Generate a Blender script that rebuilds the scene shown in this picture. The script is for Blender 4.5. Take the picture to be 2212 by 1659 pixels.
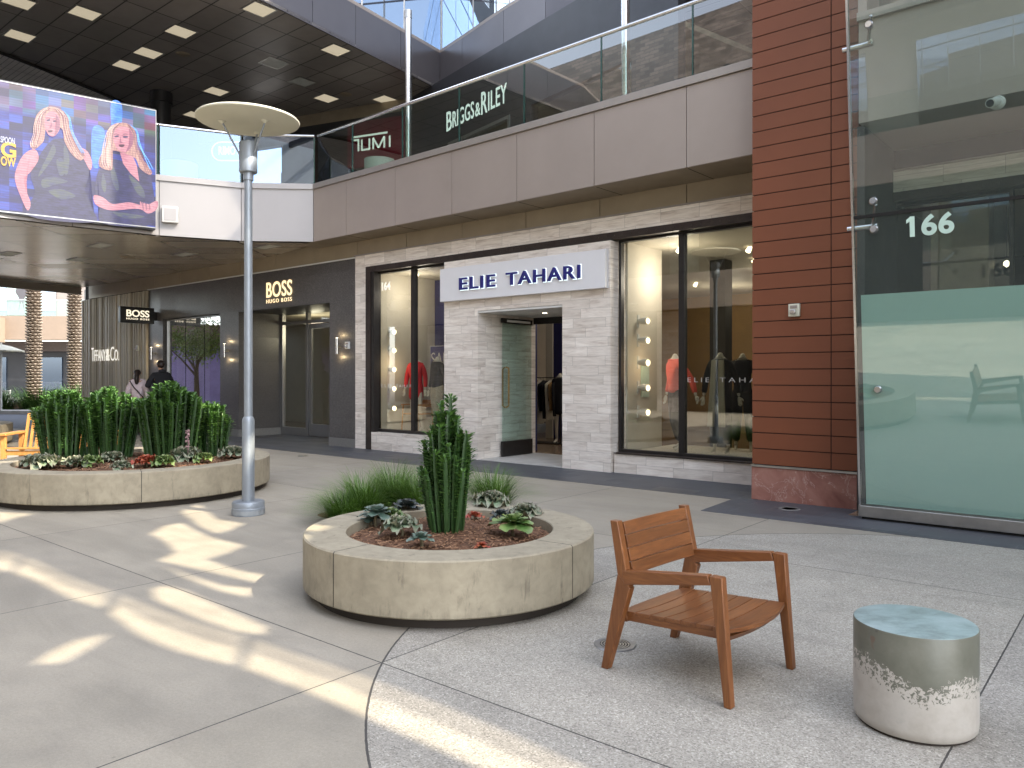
import bpy, bmesh, math, random
from mathutils import Vector, Matrix
R = random.Random(7)
PI = math.pi
for o in list(bpy.data.objects): bpy.data.objects.remove(o)
SC = bpy.context.scene
COL = SC.collection
# ---------------------------------------------------------------- camera, world, sun, exposure
F, CH, HY = 1661.0, 1.5, 812.0           # focal length in a 2212 px wide picture, eye height, horizon row
cam = bpy.data.objects.new('camera', bpy.data.cameras.new('camera'))
COL.objects.link(cam)
cam.data.sensor_width = 36.0
cam.data.lens = 36.0 * F / 2212
cam.data.shift_y = (HY - 829.5) / 2212 
cam.data.clip_end = 900
cam.location = (0, 0, CH); cam.rotation_euler = (PI/2, 0, 0)
SC.camera = cam
SUN_H = Vector((.9, -.43)).normalized()
SUN_EL = 42.0
world = bpy.data.worlds.new('World'); SC.world = world; world.use_nodes = True
wn = world.node_tree.nodes; wl = world.node_tree.links
sky = wn.new('ShaderNodeTexSky'); sky.sky_type = 'NISHITA'; sky.sun_disc = False
sky.sun_elevation = math.radians(SUN_EL)
sky.sun_rotation = math.atan2(SUN_H.x, SUN_H.y)
sky.air_density = 1.0; sky.dust_density = 1.6; sky.ozone_density = 1.0
hsv = wn.new('ShaderNodeHueSaturation'); hsv.inputs['Saturation'].default_value = .46; wl.new(sky.outputs[0], hsv.inputs['Color']); wl.new(hsv.outputs[0], wn['Background'].inputs[0]); wn['Background'].inputs[1].default_value = 0.15
sl = bpy.data.lights.new('sun', 'SUN'); sl.energy = 2.0; sl.angle = math.radians(.28); sl.color = (1, .93, .82)
sun = bpy.data.objects.new('sun', sl); COL.objects.link(sun)
SUN = Vector((SUN_H.x*math.cos(math.radians(SUN_EL)), SUN_H.y*math.cos(math.radians(SUN_EL)), math.sin(math.radians(SUN_EL))))
sun.rotation_euler = SUN.to_track_quat('Z', 'Y').to_euler(); sun.location = (20, -10, 60)
SC.view_settings.view_transform = 'Standard'; SC.view_settings.look = 'None'
SC.view_settings.exposure = 2.55; SC.view_settings.gamma = 1
SC.render.engine = 'CYCLES'
SC.cycles.use_denoising = True
SC.cycles.max_bounces = 9; SC.cycles.diffuse_bounces = 4; SC.cycles.glossy_bounces = 4; SC.cycles.transparent_max_bounces = 16
SC.cycles.sample_clamp_indirect = 6; SC.cycles.caustics_reflective = False; SC.cycles.caustics_refractive = False

# ---------------------------------------------------------------- coordinates
# The shop front is a vertical plane: s metres along it (towards the far left), d metres out of it, z up.
U = Vector((-0.7671687, 0.6414454)); N = Vector((-0.6414454, -0.7671687)); P0 = Vector((3.28, 10.51))
FROT = math.atan2(U.y, U.x)
def W(s, d): return P0 + U*s + N*d
def toS(X, Y):
    v = Vector((X, Y)) - P0
    return v.dot(U), v.dot(N)
def gp(x, y, z=0.0):                       # where a picture point meets the level z
    Y = (CH - z) * F / (y - HY)
    return (x - 1106)/F*Y, Y

def win_s(x, d):
    q = W(0, d); r = (x-1106)/F; return (q.x-r*q.y)/(-U.x+r*U.y)
# ---------------------------------------------------------------- materials
MATS = {}
def nmat(name):
    m = bpy.data.materials.new(name); m.use_nodes = True
    MATS[name] = m
    nt = m.node_tree
    return m, nt, nt.nodes, nt.links, nt.nodes['Principled BSDF']
def mth(nt, op, a, b=None, c=None, clamp=False):
    n = nt.nodes.new('ShaderNodeMath'); n.operation = op; n.use_clamp = clamp
    for i, v in enumerate((a, b, c)):
        if v is None: continue
        if isinstance(v, (int, float)): n.inputs[i].default_value = v
        else: nt.links.new(v, n.inputs[i])
    return n.outputs[0]
def mixc(nt, fac, a, b, mode='MIX'):
    n = nt.nodes.new('ShaderNodeMix'); n.data_type = 'RGBA'; n.blend_type = mode
    for s, v in ((0, fac), (6, a), (7, b)):
        if isinstance(v, (int, float)): n.inputs[s].default_value = v
        elif isinstance(v, tuple): n.inputs[s].default_value = v if len(v) == 4 else v + (1,)
        else: nt.links.new(v, n.inputs[s])
    return n.outputs[2]
def noise(nt, vec, scale, detail=4, rough=.55, dist=0.0):
    n = nt.nodes.new('ShaderNodeTexNoise'); n.inputs['Scale'].default_value = scale
    n.inputs['Detail'].default_value = detail; n.inputs['Roughness'].default_value = rough
    n.inputs['Distortion'].default_value = dist
    if vec is not None: nt.links.new(vec, n.inputs['Vector'])
    return n.outputs['Fac']
def ramp(nt, fac, stops):
    n = nt.nodes.new('ShaderNodeValToRGB'); e = n.color_ramp.elements
    while len(e) < len(stops): e.new(.5)
    for i, (p, c) in enumerate(stops):
        e[i].position = p
        e[i].color = (c, c, c, 1) if isinstance(c, (int, float)) else c + (1,)
    nt.links.new(fac, n.inputs[0]); return n.outputs[0]
def coords(nt, kind='Object', scale=None):
    n = nt.nodes.new('ShaderNodeTexCoord'); o = n.outputs[kind]
    if scale:
        m = nt.nodes.new('ShaderNodeMapping'); m.inputs['Scale'].default_value = scale
        nt.links.new(o, m.inputs[0]); o = m.outputs[0]
    return o
def sep(nt, v):
    n = nt.nodes.new('ShaderNodeSeparateXYZ'); nt.links.new(v, n.inputs[0]); return n.outputs
def comb(nt, x, y, z=0.0):
    n = nt.nodes.new('ShaderNodeCombineXYZ')
    for i, v in enumerate((x, y, z)):
        if isinstance(v, (int, float)): n.inputs[i].default_value = v
        else: nt.links.new(v, n.inputs[i])
    return n.outputs[0]
def white(nt, vec):
    n = nt.nodes.new('ShaderNodeTexWhiteNoise'); n.noise_dimensions = '3D'; nt.links.new(vec, n.inputs['Vector']); return n.outputs['Value']
def bump(nt, bs, h, strength, dist=.01):
    n = nt.nodes.new('ShaderNodeBump'); n.inputs['Strength'].default_value = strength; n.inputs['Distance'].default_value = dist
    nt.links.new(h, n.inputs['Height']); nt.links.new(n.outputs[0], bs.inputs['Normal'])
def simple(name, col, rough=.6, metal=0.0, var=.15, vs=3.0, b=0.0, bs_=60.0, spec=.5, scale=None, streak=None):
    m, nt, nn, ll, bs = nmat(name)
    c = coords(nt, 'Object', scale)
    f1 = noise(nt, c, vs, 5, .6)
    lo = tuple(v*(1-var) for v in col); hi = tuple(min(1, v*(1+var)) for v in col)
    ll.new(ramp(nt, f1, [(.3, lo), (.7, hi)]), bs.inputs['Base Color'])
    bs.inputs['Roughness'].default_value = rough; bs.inputs['Metallic'].default_value = metal
    bs.inputs['Specular IOR Level'].default_value = spec
    if b > 0: bump(nt, bs, noise(nt, c, bs_, 3), b, .004)
    return m
def emis(name, col, strength, base=(.8, .8, .8)):
    m, nt, nn, ll, bs = nmat(name)
    bs.inputs['Base Color'].default_value = base + (1,)
    bs.inputs['Emission Color'].default_value = col + (1,); bs.inputs['Emission Strength'].default_value = strength*.30
    return m
def glass(name, tint=(.9, .95, .93), refl=1.0, add=0.0, rough=0.0, ior=1.5, body=None, bodyf=0.0, gcol=(1, 1, 1)):
    m, nt, nn, ll, bs = nmat(name)
    nn.remove(bs)
    out = nn['Material Output']
    tr = nn.new('ShaderNodeBsdfTransparent'); tr.inputs[0].default_value = tint + (1,)
    gl = nn.new('ShaderNodeBsdfGlossy'); gl.inputs['Roughness'].default_value = rough; gl.inputs[0].default_value = gcol + (1,)
    fr = nn.new('ShaderNodeFresnel'); fr.inputs[0].default_value = ior
    geo = nn.new('ShaderNodeNewGeometry')
    f = mth(nt, 'MULTIPLY', fr.outputs[0], refl); f = mth(nt, 'ADD', f, add, clamp=True)
    f = mth(nt, 'MULTIPLY', f, mth(nt, 'SUBTRACT', 1.0, geo.outputs['Backfacing']))
    first = tr.outputs[0]
    if body:
        df = nn.new('ShaderNodeBsdfDiffuse'); df.inputs[0].default_value = body + (1,)
        mm = nn.new('ShaderNodeMixShader'); mm.inputs[0].default_value = bodyf
        ll.new(first, mm.inputs[1]); ll.new(df.outputs[0], mm.inputs[2]); first = mm.outputs[0]
    mx = nn.new('ShaderNodeMixShader'); ll.new(f, mx.inputs[0]); ll.new(first, mx.inputs[1]); ll.new(gl.outputs[0], mx.inputs[2])
    ll.new(mx.outputs[0], out.inputs[0])
    return m

def mat_paving():
    m, nt, nn, ll, bs = nmat('paving')
    c = coords(nt); x, y, z = sep(nt, c)
    # coarse exposed aggregate inside the circle, fine sandy concrete outside
    dx = mth(nt, 'SUBTRACT', x, toS(2.74, 3.9)[0]); dy = mth(nt, 'SUBTRACT', y, toS(2.74, 3.9)[1])
    r = mth(nt, 'SQRT', mth(nt, 'ADD', mth(nt, 'MULTIPLY', dx, dx), mth(nt, 'MULTIPLY', dy, dy)))
    inside = mth(nt, 'LESS_THAN', r, 3.42)
    fine = noise(nt, c, 160, 3, .7); fine2 = noise(nt, c, 60, 4, .75)
    big = noise(nt, c, .9, 4, .55); mid = noise(nt, c, 4.5, 5, .65)
    vor = nn.new('ShaderNodeTexVoronoi'); vor.inputs['Scale'].default_value = 150; ll.new(c, vor.inputs['Vector'])
    sepc = nn.new('ShaderNodeSeparateColor'); ll.new(vor.outputs['Color'], sepc.inputs[0])
    agg = ramp(nt, sepc.outputs[0], [(0, (.20, .185, .16)), (.25, (.305, .285, .248)), (.62, (.365, .343, .303)), (.9, (.41, .386, .342)), (1, (.55, .525, .475))])
    out = ramp(nt, mth(nt, 'ADD', mth(nt, 'MULTIPLY', fine, .5), mth(nt, 'MULTIPLY', fine2, .5)), [(.3, (.25, .225, .183)), (.5, (.315, .286, .237)), (.7, (.385, .354, .298))])
    col = mixc(nt, inside, out, agg)
    col = mixc(nt, .55, col, ramp(nt, big, [(.3, (.80, .80, .79)), (.7, (1.08, 1.07, 1.05))]), 'MULTIPLY')
    col = mixc(nt, .5, col, ramp(nt, mid, [(.3, (.80, .79, .78)), (.6, (1.06, 1.05, 1.03))]), 'MULTIPLY')
    # small dark stains
    cellv = comb(nt, mth(nt, 'FLOOR', mth(nt, 'DIVIDE', mth(nt, 'ADD', x, 1.12), 2.475)), mth(nt, 'FLOOR', mth(nt, 'DIVIDE', mth(nt, 'SUBTRACT', y, .54), 3.49)), inside)
    col = mixc(nt, 1.0, col, ramp(nt, white(nt, cellv), [(0, (.93, .93, .94)), (1, (1.05, 1.045, 1.03))]), 'MULTIPLY')
    vg = nn.new('ShaderNodeTexVoronoi'); vg.inputs['Scale'].default_value = 2.6; ll.new(c, vg.inputs['Vector'])
    vs_ = nn.new('ShaderNodeSeparateColor'); ll.new(vg.outputs['Color'], vs_.inputs[0])
    gum = mth(nt, 'MULTIPLY', mth(nt, 'LESS_THAN', vg.outputs['Distance'], mth(nt, 'MULTIPLY', vs_.outputs[1], .045)), mth(nt, 'GREATER_THAN', vs_.outputs[0], .55))
    col = mixc(nt, mth(nt, 'MULTIPLY', gum, .35), col, (.12, .115, .105))
    col = mixc(nt, .5, col, ramp(nt, noise(nt, coords(nt, 'Object', (.35, 1.6, 1)), 1.3, 5, .65, .8), [(.38, .80), (.56, 1.04)]), 'MULTIPLY')
    st = ramp(nt, noise(nt, c, 16, 2, .4), [(.19, .55), (.235, 1.0)])
    col = mixc(nt, .5, col, st, 'MULTIPLY')
    # saw cuts
    def line(v, off, step, w):
        f = mth(nt, 'PINGPONG', mth(nt, 'SUBTRACT', v, off), step/2)
        return mth(nt, 'LESS_THAN', f, w)
    wob = mth(nt, 'MULTIPLY', mth(nt, 'SUBTRACT', noise(nt, c, 25, 3), .5), .006)
    l1 = line(mth(nt, 'ADD', x, wob), -1.12, 2.475, .0042)
    l2 = line(mth(nt, 'ADD', y, wob), .54, 3.49, .0042)
    l3 = mth(nt, 'LESS_THAN', mth(nt, 'ABSOLUTE', mth(nt, 'SUBTRACT', mth(nt, 'ADD', r, wob), 3.42)), .0055)
    cut = mth(nt, 'MAXIMUM', mth(nt, 'MAXIMUM', l1, l2), l3)
    col = mixc(nt, cut, col, (.055, .05, .045))
    ll.new(col, bs.inputs['Base Color'])
    bs.inputs['Roughness'].default_value = .78
    ll.new(ramp(nt, mid, [(.3, .55), (.7, .85)]), bs.inputs['Roughness'])
    h = mth(nt, 'SUBTRACT', mth(nt, 'MULTIPLY', mixc(nt, inside, fine2, vor.outputs['Distance']), .6), mth(nt, 'MULTIPLY', cut, 3.0))
    bump(nt, bs, h, .35, .004)
    return m
def mat_planks():
    m, nt, nn, ll, bs = nmat('pale_stone')
    c = coords(nt); x, y, z = sep(nt, c)
    rh, pw = .151, .62
    zr = mth(nt, 'DIVIDE', z, rh); row = mth(nt, 'FLOOR', zr)
    xx = mth(nt, 'ADD', x, y)
    uu = mth(nt, 'ADD', mth(nt, 'DIVIDE', xx, pw), mth(nt, 'MULTIPLY', white(nt, comb(nt, row, 3.3, 1.0)), 7.0))
    cell = mth(nt, 'FLOOR', uu)
    rnd = white(nt, comb(nt, cell, row, 0.0)); rnd2 = white(nt, comb(nt, cell, row, 5.0))
    v = comb(nt, mth(nt, 'MULTIPLY', xx, 1.1), mth(nt, 'ADD', mth(nt, 'MULTIPLY', z, 8.0), mth(nt, 'MULTIPLY', rnd, 50)), mth(nt, 'MULTIPLY', rnd2, 30))
    st = noise(nt, v, 1.6, 6, .62, .8); st2 = noise(nt, v, 5.0, 4, .6, .4)
    a = ramp(nt, st, [(.30, (.54, .465, .405)), (.45, (.74, .68, .615)), (.66, (.86, .81, .745))])
    a = mixc(nt, .35, a, ramp(nt, st2, [(.35, (.72, .70, .68)), (.65, (1.08, 1.07, 1.06))]), 'MULTIPLY')
    a = mixc(nt, .8, a, ramp(nt, rnd2, [(0, (.80, .78, .76)), (.5, (.98, .97, .97)), (1, (1.08, 1.08, 1.08))]), 'MULTIPLY')
    fx = mth(nt, 'PINGPONG', uu, .5); fz = mth(nt, 'PINGPONG', zr, .5)
    j = mth(nt, 'MAXIMUM', mth(nt, 'LESS_THAN', fx, .0035), mth(nt, 'LESS_THAN', fz, .011))
    a = mixc(nt, mth(nt, 'MULTIPLY', j, .8), a, (.24, .22, .20))
    ll.new(a, bs.inputs['Base Color']); bs.inputs['Roughness'].default_value = .5
    bump(nt, bs, mth(nt, 'SUBTRACT', mth(nt, 'MULTIPLY', st2, .2), j), .3, .003)
    return m
def mat_tiles(name, col, tw, th_, vary=.12, joint=(.05, .05, .05), jw=.004, rough=.5, speck=0.0, xy=False, metal=0.0, off=.5, stag=0.0):
    m, nt, nn, ll, bs = nmat(name)
    c = coords(nt); x, y, z = sep(nt, c)
    if xy: a, b = x, y
    else: a, b = mth(nt, 'ADD', x, y), z
    ub = mth(nt, 'DIVIDE', b, th_); row = mth(nt, 'FLOOR', ub)
    ua = mth(nt, 'ADD', mth(nt, 'DIVIDE', a, tw), mth(nt, 'MULTIPLY', mth(nt, 'MODULO', row, 2.0), stag))
    cell = mth(nt, 'FLOOR', ua)
    rnd = white(nt, comb(nt, cell, row, 2.0))
    lo = tuple(v*(1-vary) for v in col); hi = tuple(v*(1+vary) for v in col)
    k = ramp(nt, rnd, [(0, lo), (1, hi)])
    k = mixc(nt, .5, k, ramp(nt, noise(nt, c, 2.2, 5), [(.3, .8), (.7, 1.15)]), 'MULTIPLY')
    if speck:
        k = mixc(nt, speck, k, ramp(nt, noise(nt, c, 70, 4, .8), [(.35, .35), (.5, .9), (.66, 2.0)]), 'MULTIPLY')
    j = mth(nt, 'MAXIMUM', mth(nt, 'LESS_THAN', mth(nt, 'PINGPONG', ua, .5), jw/tw), mth(nt, 'LESS_THAN', mth(nt, 'PINGPONG', ub, .5), jw/th_))
    k = mixc(nt, j, k, joint)
    ll.new(k, bs.inputs['Base Color'])
    bs.inputs['Metallic'].default_value = metal
    ll.new(ramp(nt, rnd, [(0, rough*.85), (1, min(1, rough*1.15))]), bs.inputs['Roughness'])
    hh = mth(nt, 'ADD', mth(nt, 'MULTIPLY', rnd, .25), mth(nt, 'MULTIPLY', j, -1.0))
    bump(nt, bs, hh, .25, .003)
    return m
def mat_wood(name, c1, c2, axis=0, rough=.42):
    m, nt, nn, ll, bs = nmat(name)
    sc = [9, 9, 9]; sc[axis] = .9
    oi = nn.new('ShaderNodeObjectInfo')
    c = coords(nt, 'Object', tuple(sc))
    va = nn.new('ShaderNodeVectorMath'); va.operation = 'ADD'; ll.new(c, va.inputs[0])
    ll.new(comb(nt, mth(nt, 'MULTIPLY', oi.outputs['Random'], 30), 0.0, 0.0), va.inputs[1]); c = va.outputs[0]
    f = noise(nt, c, 3.0, 6, .65, 1.2); g = noise(nt, c, 16, 3, .6)
    k = ramp(nt, f, [(.25, c1), (.55, tuple((a+b)/2 for a, b in zip(c1, c2))), (.75, c2)])
    k = mixc(nt, .35, k, ramp(nt, g, [(.35, .7), (.6, 1.12)]), 'MULTIPLY')
    k = mixc(nt, .6, k, ramp(nt, oi.outputs['Random'], [(0, .78), (1, 1.14)]), 'MULTIPLY')
    ll.new(k, bs.inputs['Base Color']); bs.inputs['Roughness'].default_value = rough
    bump(nt, bs, g, .12, .002)
    return m
def mat_concrete(name, col, stain=.5, warm=(1, 1, 1), lowdark=0.0, lowz=0.0):
    m, nt, nn, ll, bs = nmat(name)
    c = coords(nt); x, y, z = sep(nt, c)
    f = noise(nt, c, 3.5, 6, .6); g = noise(nt, c, 14, 6, .7, .4); h = noise(nt, c, 90, 2, .5)
    k = ramp(nt, f, [(.3, tuple(v*.84 for v in col)), (.7, tuple(v*1.1 for v in col))])
    k = mixc(nt, .45, k, ramp(nt, g, [(.3, .74), (.6, 1.1)]), 'MULTIPLY')
    sv = coords(nt, 'Object', (7, 7, 1.6))
    s = ramp(nt, noise(nt, sv, 1.4, 6, .75, .3), [(.56, 1.0), (.70, 1-stain)])
    k = mixc(nt, .85, k, s, 'MULTIPLY')
    if lowdark:  # darker towards the bottom, broken up by noise
        zz = mth(nt, 'SUBTRACT', z, lowz)
        hi = ramp(nt, mth(nt, 'ADD', mth(nt, 'MULTIPLY', zz, 3.0), mth(nt, 'MULTIPLY', noise(nt, sv, 3.0, 5, .7), .8)), [(.35, 1-lowdark), (.62, 1.0)])
        k = mixc(nt, .8, k, hi, 'MULTIPLY')
    sp = ramp(nt, h, [(.22, .6), (.3, 1.0)])
    k = mixc(nt, .5, k, sp, 'MULTIPLY')
    ll.new(k, bs.inputs['Base Color']); bs.inputs['Roughness'].default_value = .72
    bump(nt, bs, mth(nt, 'ADD', g, mth(nt, 'MULTIPLY', h, .4)), .22, .003)
    return m
def mat_leaf(name, c1, c2, c3=None, scale=8, rough=.45, edge=None, trans=.0):
    m, nt, nn, ll, bs = nmat(name)
    c = coords(nt); oi = nn.new('ShaderNodeObjectInfo')
    f = noise(nt, c, scale, 4, .6)
    geo = nn.new('ShaderNodeNewGeometry')
    k = ramp(nt, mth(nt, 'ADD', mth(nt, 'MULTIPLY', f, .6), mth(nt, 'MULTIPLY', geo.outputs['Random Per Island'], .4)), [(.3, c1), (.7, c2)])
    if edge:
        at = nn.new('ShaderNodeAttribute'); at.attribute_name = 'tip'
        k = mixc(nt, mth(nt, 'MULTIPLY', at.outputs['Fac'], .5), k, edge)
    ll.new(k, bs.inputs['Base Color']); bs.inputs['Roughness'].default_value = rough
    if trans:
        bs.inputs['Subsurface Weight'].default_value = 0
    return m
M = {}
M['paving'] = mat_paving()
M['stone'] = mat_planks()
M['slate'] = mat_tiles('slate', (.066, .07, .08), .6, .3, .16, (.10, .105, .115), .003, .55, xy=True, stag=.5)
M['asphalt'] = simple('asphalt', (.085, .095, .12), .8, var=.12, vs=3)
M['kerbstone'] = simple('kerbstone', (.45, .44, .42), .7)
M['granite'] = mat_tiles('granite', (.085, .079, .077), .9, .62, .10, (.055, .055, .055), .003, .42, speck=.9)
M['granite_base'] = simple('granite_base', (.17, .165, .155), .5, vs=40)
M['soffit_dark'] = mat_tiles('soffit_dark', (.26, .238, .222), 1.22, .61, .14, (.02, .02, .02), .014, .42, xy=True, metal=.0)
M['soffit_bronze'] = mat_tiles('soffit_bronze', (.48, .43, .365), 1.6, .8, .16, (.03, .026, .02), .016, .26, xy=True, metal=.45)
M['soffit_beige'] = simple('soffit_beige', (.27, .225, .165), .45, metal=.2, vs=2)
M['panel_taupe'] = simple('panel_taupe', (.31, .262, .23), .42, metal=.15, var=.05, vs=1.2, b=.03, bs_=200)
M['panel_cap'] = simple('panel_cap', (.30, .27, .245), .35, metal=.3, var=.05)
M['panel_beige'] = simple('panel_beige', (.32, .265, .185), .5, metal=.15, var=.10, vs=1.5)
M['panel_white'] = simple('panel_white', (.40, .385, .385), .42, var=.04, vs=1)
M['panel_dark'] = simple('panel_dark', (.115, .105, .11), .32, metal=.45, var=.08, vs=1)
M['panel_black'] = simple('panel_black', (.028, .028, .032), .4, metal=.2, var=.2, vs=2)
M['gap'] = simple('gap', (.012, .011, .010), .9)
M['steel'] = simple('steel', (.62, .62, .62), .22, metal=1.0, var=.08, vs=4)
M['steel_dull'] = simple('steel_dull', (.46, .45, .43), .36, metal=1.0, var=.12, vs=6)
M['pole_grey'] = simple('pole_grey', (.27, .30, .335), .42, metal=.35, var=.07, vs=5, b=.05)
M['pole_worn'] = mat_concrete('pole_worn', (.30, .32, .33), .6)
M['disc_cream'] = simple('disc_cream', (.62, .60, .49), .55, var=.04, vs=3)
M['black_metal'] = simple('black_metal', (.022, .019, .018), .42, metal=.3, var=.25, vs=9)
M['brown_steel'] = simple('brown_steel', (.040, .030, .026), .45, metal=.4, var=.2, vs=7)
M['alu'] = simple('alu', (.33, .33, .33), .38, metal=.8, var=.05)
M['bronze'] = simple('bronze', (.42, .28, .12), .3, metal=.95, var=.2, vs=20)
M['red_panel'] = simple('red_panel', (.165, .048, .017), .6, var=.07, vs=1.3, b=.08, bs_=240)
M['red_back'] = simple('red_back', (.030, .008, .006), .8)
def mat_marble():
    m, nt, nn, ll, bs = nmat('red_marble')
    c = coords(nt)
    f = noise(nt, c, 2.5, 6, .6, 1.0)
    k = ramp(nt, f, [(.3, (.19, .072, .055)), (.5, (.29, .13, .10)), (.7, (.37, .19, .15))])
    v = mth(nt, 'ABSOLUTE', mth(nt, 'SUBTRACT', noise(nt, c, 3.2, 6, .62, .9), .5))
    k = mixc(nt, ramp(nt, v, [(0, .6), (.009, 0.0)]), k, (.58, .46, .40))
    ll.new(k, bs.inputs['Base Color']); bs.inputs['Roughness'].default_value = .35
    return m
M['marble'] = mat_marble()
M['white_sign'] = simple('white_sign', (.72, .72, .74), .45, var=.02)
M['navy_letter'] = simple('navy_letter', (.012, .012, .16), .4)
M['cream_letter'] = emis('cream_letter', (1, .95, .84), .42, (.6, .58, .5))
M['gold_letter'] = emis('gold_letter', (1, .70, .32), .75)
M['gold_side'] = emis('gold_side', (1, .86, .62), .6)
M['mint_letter'] = simple('mint_letter', (.50, .66, .58), .6)
M['white_letter'] = emis('white_letter', (.86, 1, .86), .42)
M['halo_white'] = emis('halo_white', (.75, .95, 1), .85)
M['black_sign'] = simple('black_sign', (.008, .008, .008), .35)
M['tumi_red'] = simple('tumi_red', (.16, .012, .022), .4)
M['navy_wall'] = simple('navy_wall', (.016, .018, .10), .6)
M['cream_wall'] = simple('cream_wall', (.58, .54, .46), .7, var=.05)
M['warm_wall'] = simple('warm_wall', (.34, .21, .09), .7, var=.1)
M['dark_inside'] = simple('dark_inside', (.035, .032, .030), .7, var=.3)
M['ceiling_cream'] = simple('ceiling_cream', (.50, .46, .38), .7, var=.05)
M['shop_floor'] = simple('shop_floor', (.24, .17, .115), .2, var=.1, vs=4)
M['mat_black'] = simple('mat_black', (.022, .020, .02), .9)
M['threshold'] = simple('threshold', (.46, .45, .43), .55)
M['glass'] = glass('glass', (.90, .94, .92), 1.25, .02)
M['glass_window'] = glass('glass_window', (.90, .90, .86), 1.5, .06)
M['glass_mirror'] = glass('glass_mirror', (.7, .74, .70), 1.5, .34)
M['glass_rail'] = glass('glass_rail', (.76, .83, .80), 1.5, .09)
M['glass_blue'] = glass('glass_blue', (.55, .66, .80), 1.6, .16, gcol=(.62, .76, 1.0))  # the sky's blue is put into the reflection colour
M['glass_front'] = glass('glass_front', (.90, .95, .925), 1.5, .07, body=(.40, .46, .43), bodyf=.05)
M['glass_door'] = glass('glass_door', (.80, .87, .85), 1.3, .03)
M['glass_sky'] = glass('glass_sky', (.08, .13, .22), 1.2, .48, gcol=(.78, .88, 1.0))  # reflection coloured blue for the sky it mirrors
M['film'] = glass('film', (.4, .5, .46), 1.3, .02, body=(.44, .60, .55), bodyf=.93)
M['tint'] = glass('tint', (1.0, .94, .80), .3)
M['glass_edge'] = simple('glass_edge', (.02, .06, .05), .2)
M['teak'] = mat_wood('teak', (.115, .038, .012), (.28, .108, .034), 0)
M['teak_y'] = mat_wood('teak_y', (.125, .040, .012), (.30, .115, .034), 1)
M['teak_z'] = mat_wood('teak_z', (.12, .038, .011), (.29, .112, .034), 2)
M['bench_wood'] = mat_wood('bench_wood', (.40, .17, .04), (.62, .31, .09), 2)
M['concrete'] = mat_concrete('concrete', (.335, .292, .212), .55, lowdark=.45, lowz=.05)
M['plinth'] = simple('plinth', (.03, .022, .016), .8)
M['bark'] = simple('bark', (.13, .062, .032), .9, var=.6, vs=25, b=.8, bs_=60)
M['chip'] = mat_leaf('chip', (.10, .045, .022), (.36, .20, .11), scale=30, rough=.85)
M['cactus'] = mat_leaf('cactus', (.012, .038, .010), (.035, .085, .018), scale=14, rough=.5)
M['cactus_leaf'] = mat_leaf('cactus_leaf', (.030, .085, .016), (.115, .235, .045), scale=26, rough=.5)
M['grass'] = mat_leaf('grass', (.05, .12, .012), (.13, .24, .03), scale=3, rough=.5)
M['grass_dark'] = mat_leaf('grass_dark', (.03, .085, .014), (.08, .17, .03), scale=3, rough=.5)
M['suc_blue'] = mat_leaf('suc_blue', (.085, .15, .115), (.15, .24, .19), scale=12, edge=(.20, .17, .15))
M['suc_grey'] = mat_leaf('suc_grey', (.12, .21, .12), (.25, .36, .22), scale=12, edge=(.36, .20, .19))
M['suc_green'] = mat_leaf('suc_green', (.07, .17, .035), (.18, .30, .08), scale=12, edge=(.30, .28, .14))
M['suc_red'] = mat_leaf('suc_red', (.34, .06, .03), (.48, .15, .06), scale=12, edge=(.16, .03, .03))
M['suc_dark'] = mat_leaf('suc_dark', (.035, .07, .065), (.08, .12, .105), scale=12, edge=(.10, .05, .06))
M['stalk'] = simple('stalk', (.20, .17, .10), .8)
M['pinkstalk'] = simple('pinkstalk', (.38, .24, .24), .7)
M['palm_trunk'] = simple('palm_trunk', (.34, .28, .225), .85, var=.35, vs=9, b=.4)
M['palm_gap'] = simple('palm_gap', (.05, .035, .025), .9)
M['frond'] = mat_leaf('frond', (.04, .09, .02), (.09, .17, .04), scale=2)
M['tree_leaf'] = mat_leaf('tree_leaf', (.16, .27, .05), (.34, .46, .10), scale=2)
M['trunk'] = simple('trunk', (.16, .11, .07), .9, b=.5)
M['far_panel'] = simple('far_panel', (.22, .165, .12), .6, var=.05)
M['skin'] = simple('skin', (.42, .24, .16), .5, var=.05)
M['hair'] = simple('hair', (.018, .010, .008), .5, var=.3, vs=30)
M['pink_jacket'] = simple('pink_jacket', (.62, .52, .56), .75, var=.05, b=.2, bs_=40)
M['black_cloth'] = simple('black_cloth', (.010, .011, .016), .85, b=.2, bs_=30)
M['denim'] = simple('denim', (.05, .08, .16), .85)
M['manne'] = simple('manne', (.66, .63, .55), .35, var=.03)
M['red_cloth'] = simple('red_cloth', (.62, .018, .022), .7, var=.12, b=.3, bs_=18)
M['coral_cloth'] = simple('coral_cloth', (.72, .085, .055), .7, var=.12, b=.3, bs_=18)
M['tweed'] = simple('tweed', (.46, .42, .32), .85, var=.25, vs=40)
M['vest'] = simple('vest', (.60, .57, .48), .8, var=.06)
M['white_paint'] = simple('white_paint', (.62, .62, .60), .5, var=.03)
M['pot_white'] = simple('pot_white', (.56, .58, .52), .5, var=.05)
M['lamp_on'] = emis('lamp_on', (1, .80, .50), 5.0)
M['tile_on'] = emis('tile_on', (1, .86, .62), .27, (.4, .38, .3))
M['tile_dim'] = simple('tile_dim', (.55, .57, .54), .5)
M['spot_on'] = emis('spot_on', (1, .85, .6), 5)
M['brick'] = mat_tiles('brick', (.30, .24, .20), .5, .16, .35, (.2, .18, .16), .012, .8, stag=.5)

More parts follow.
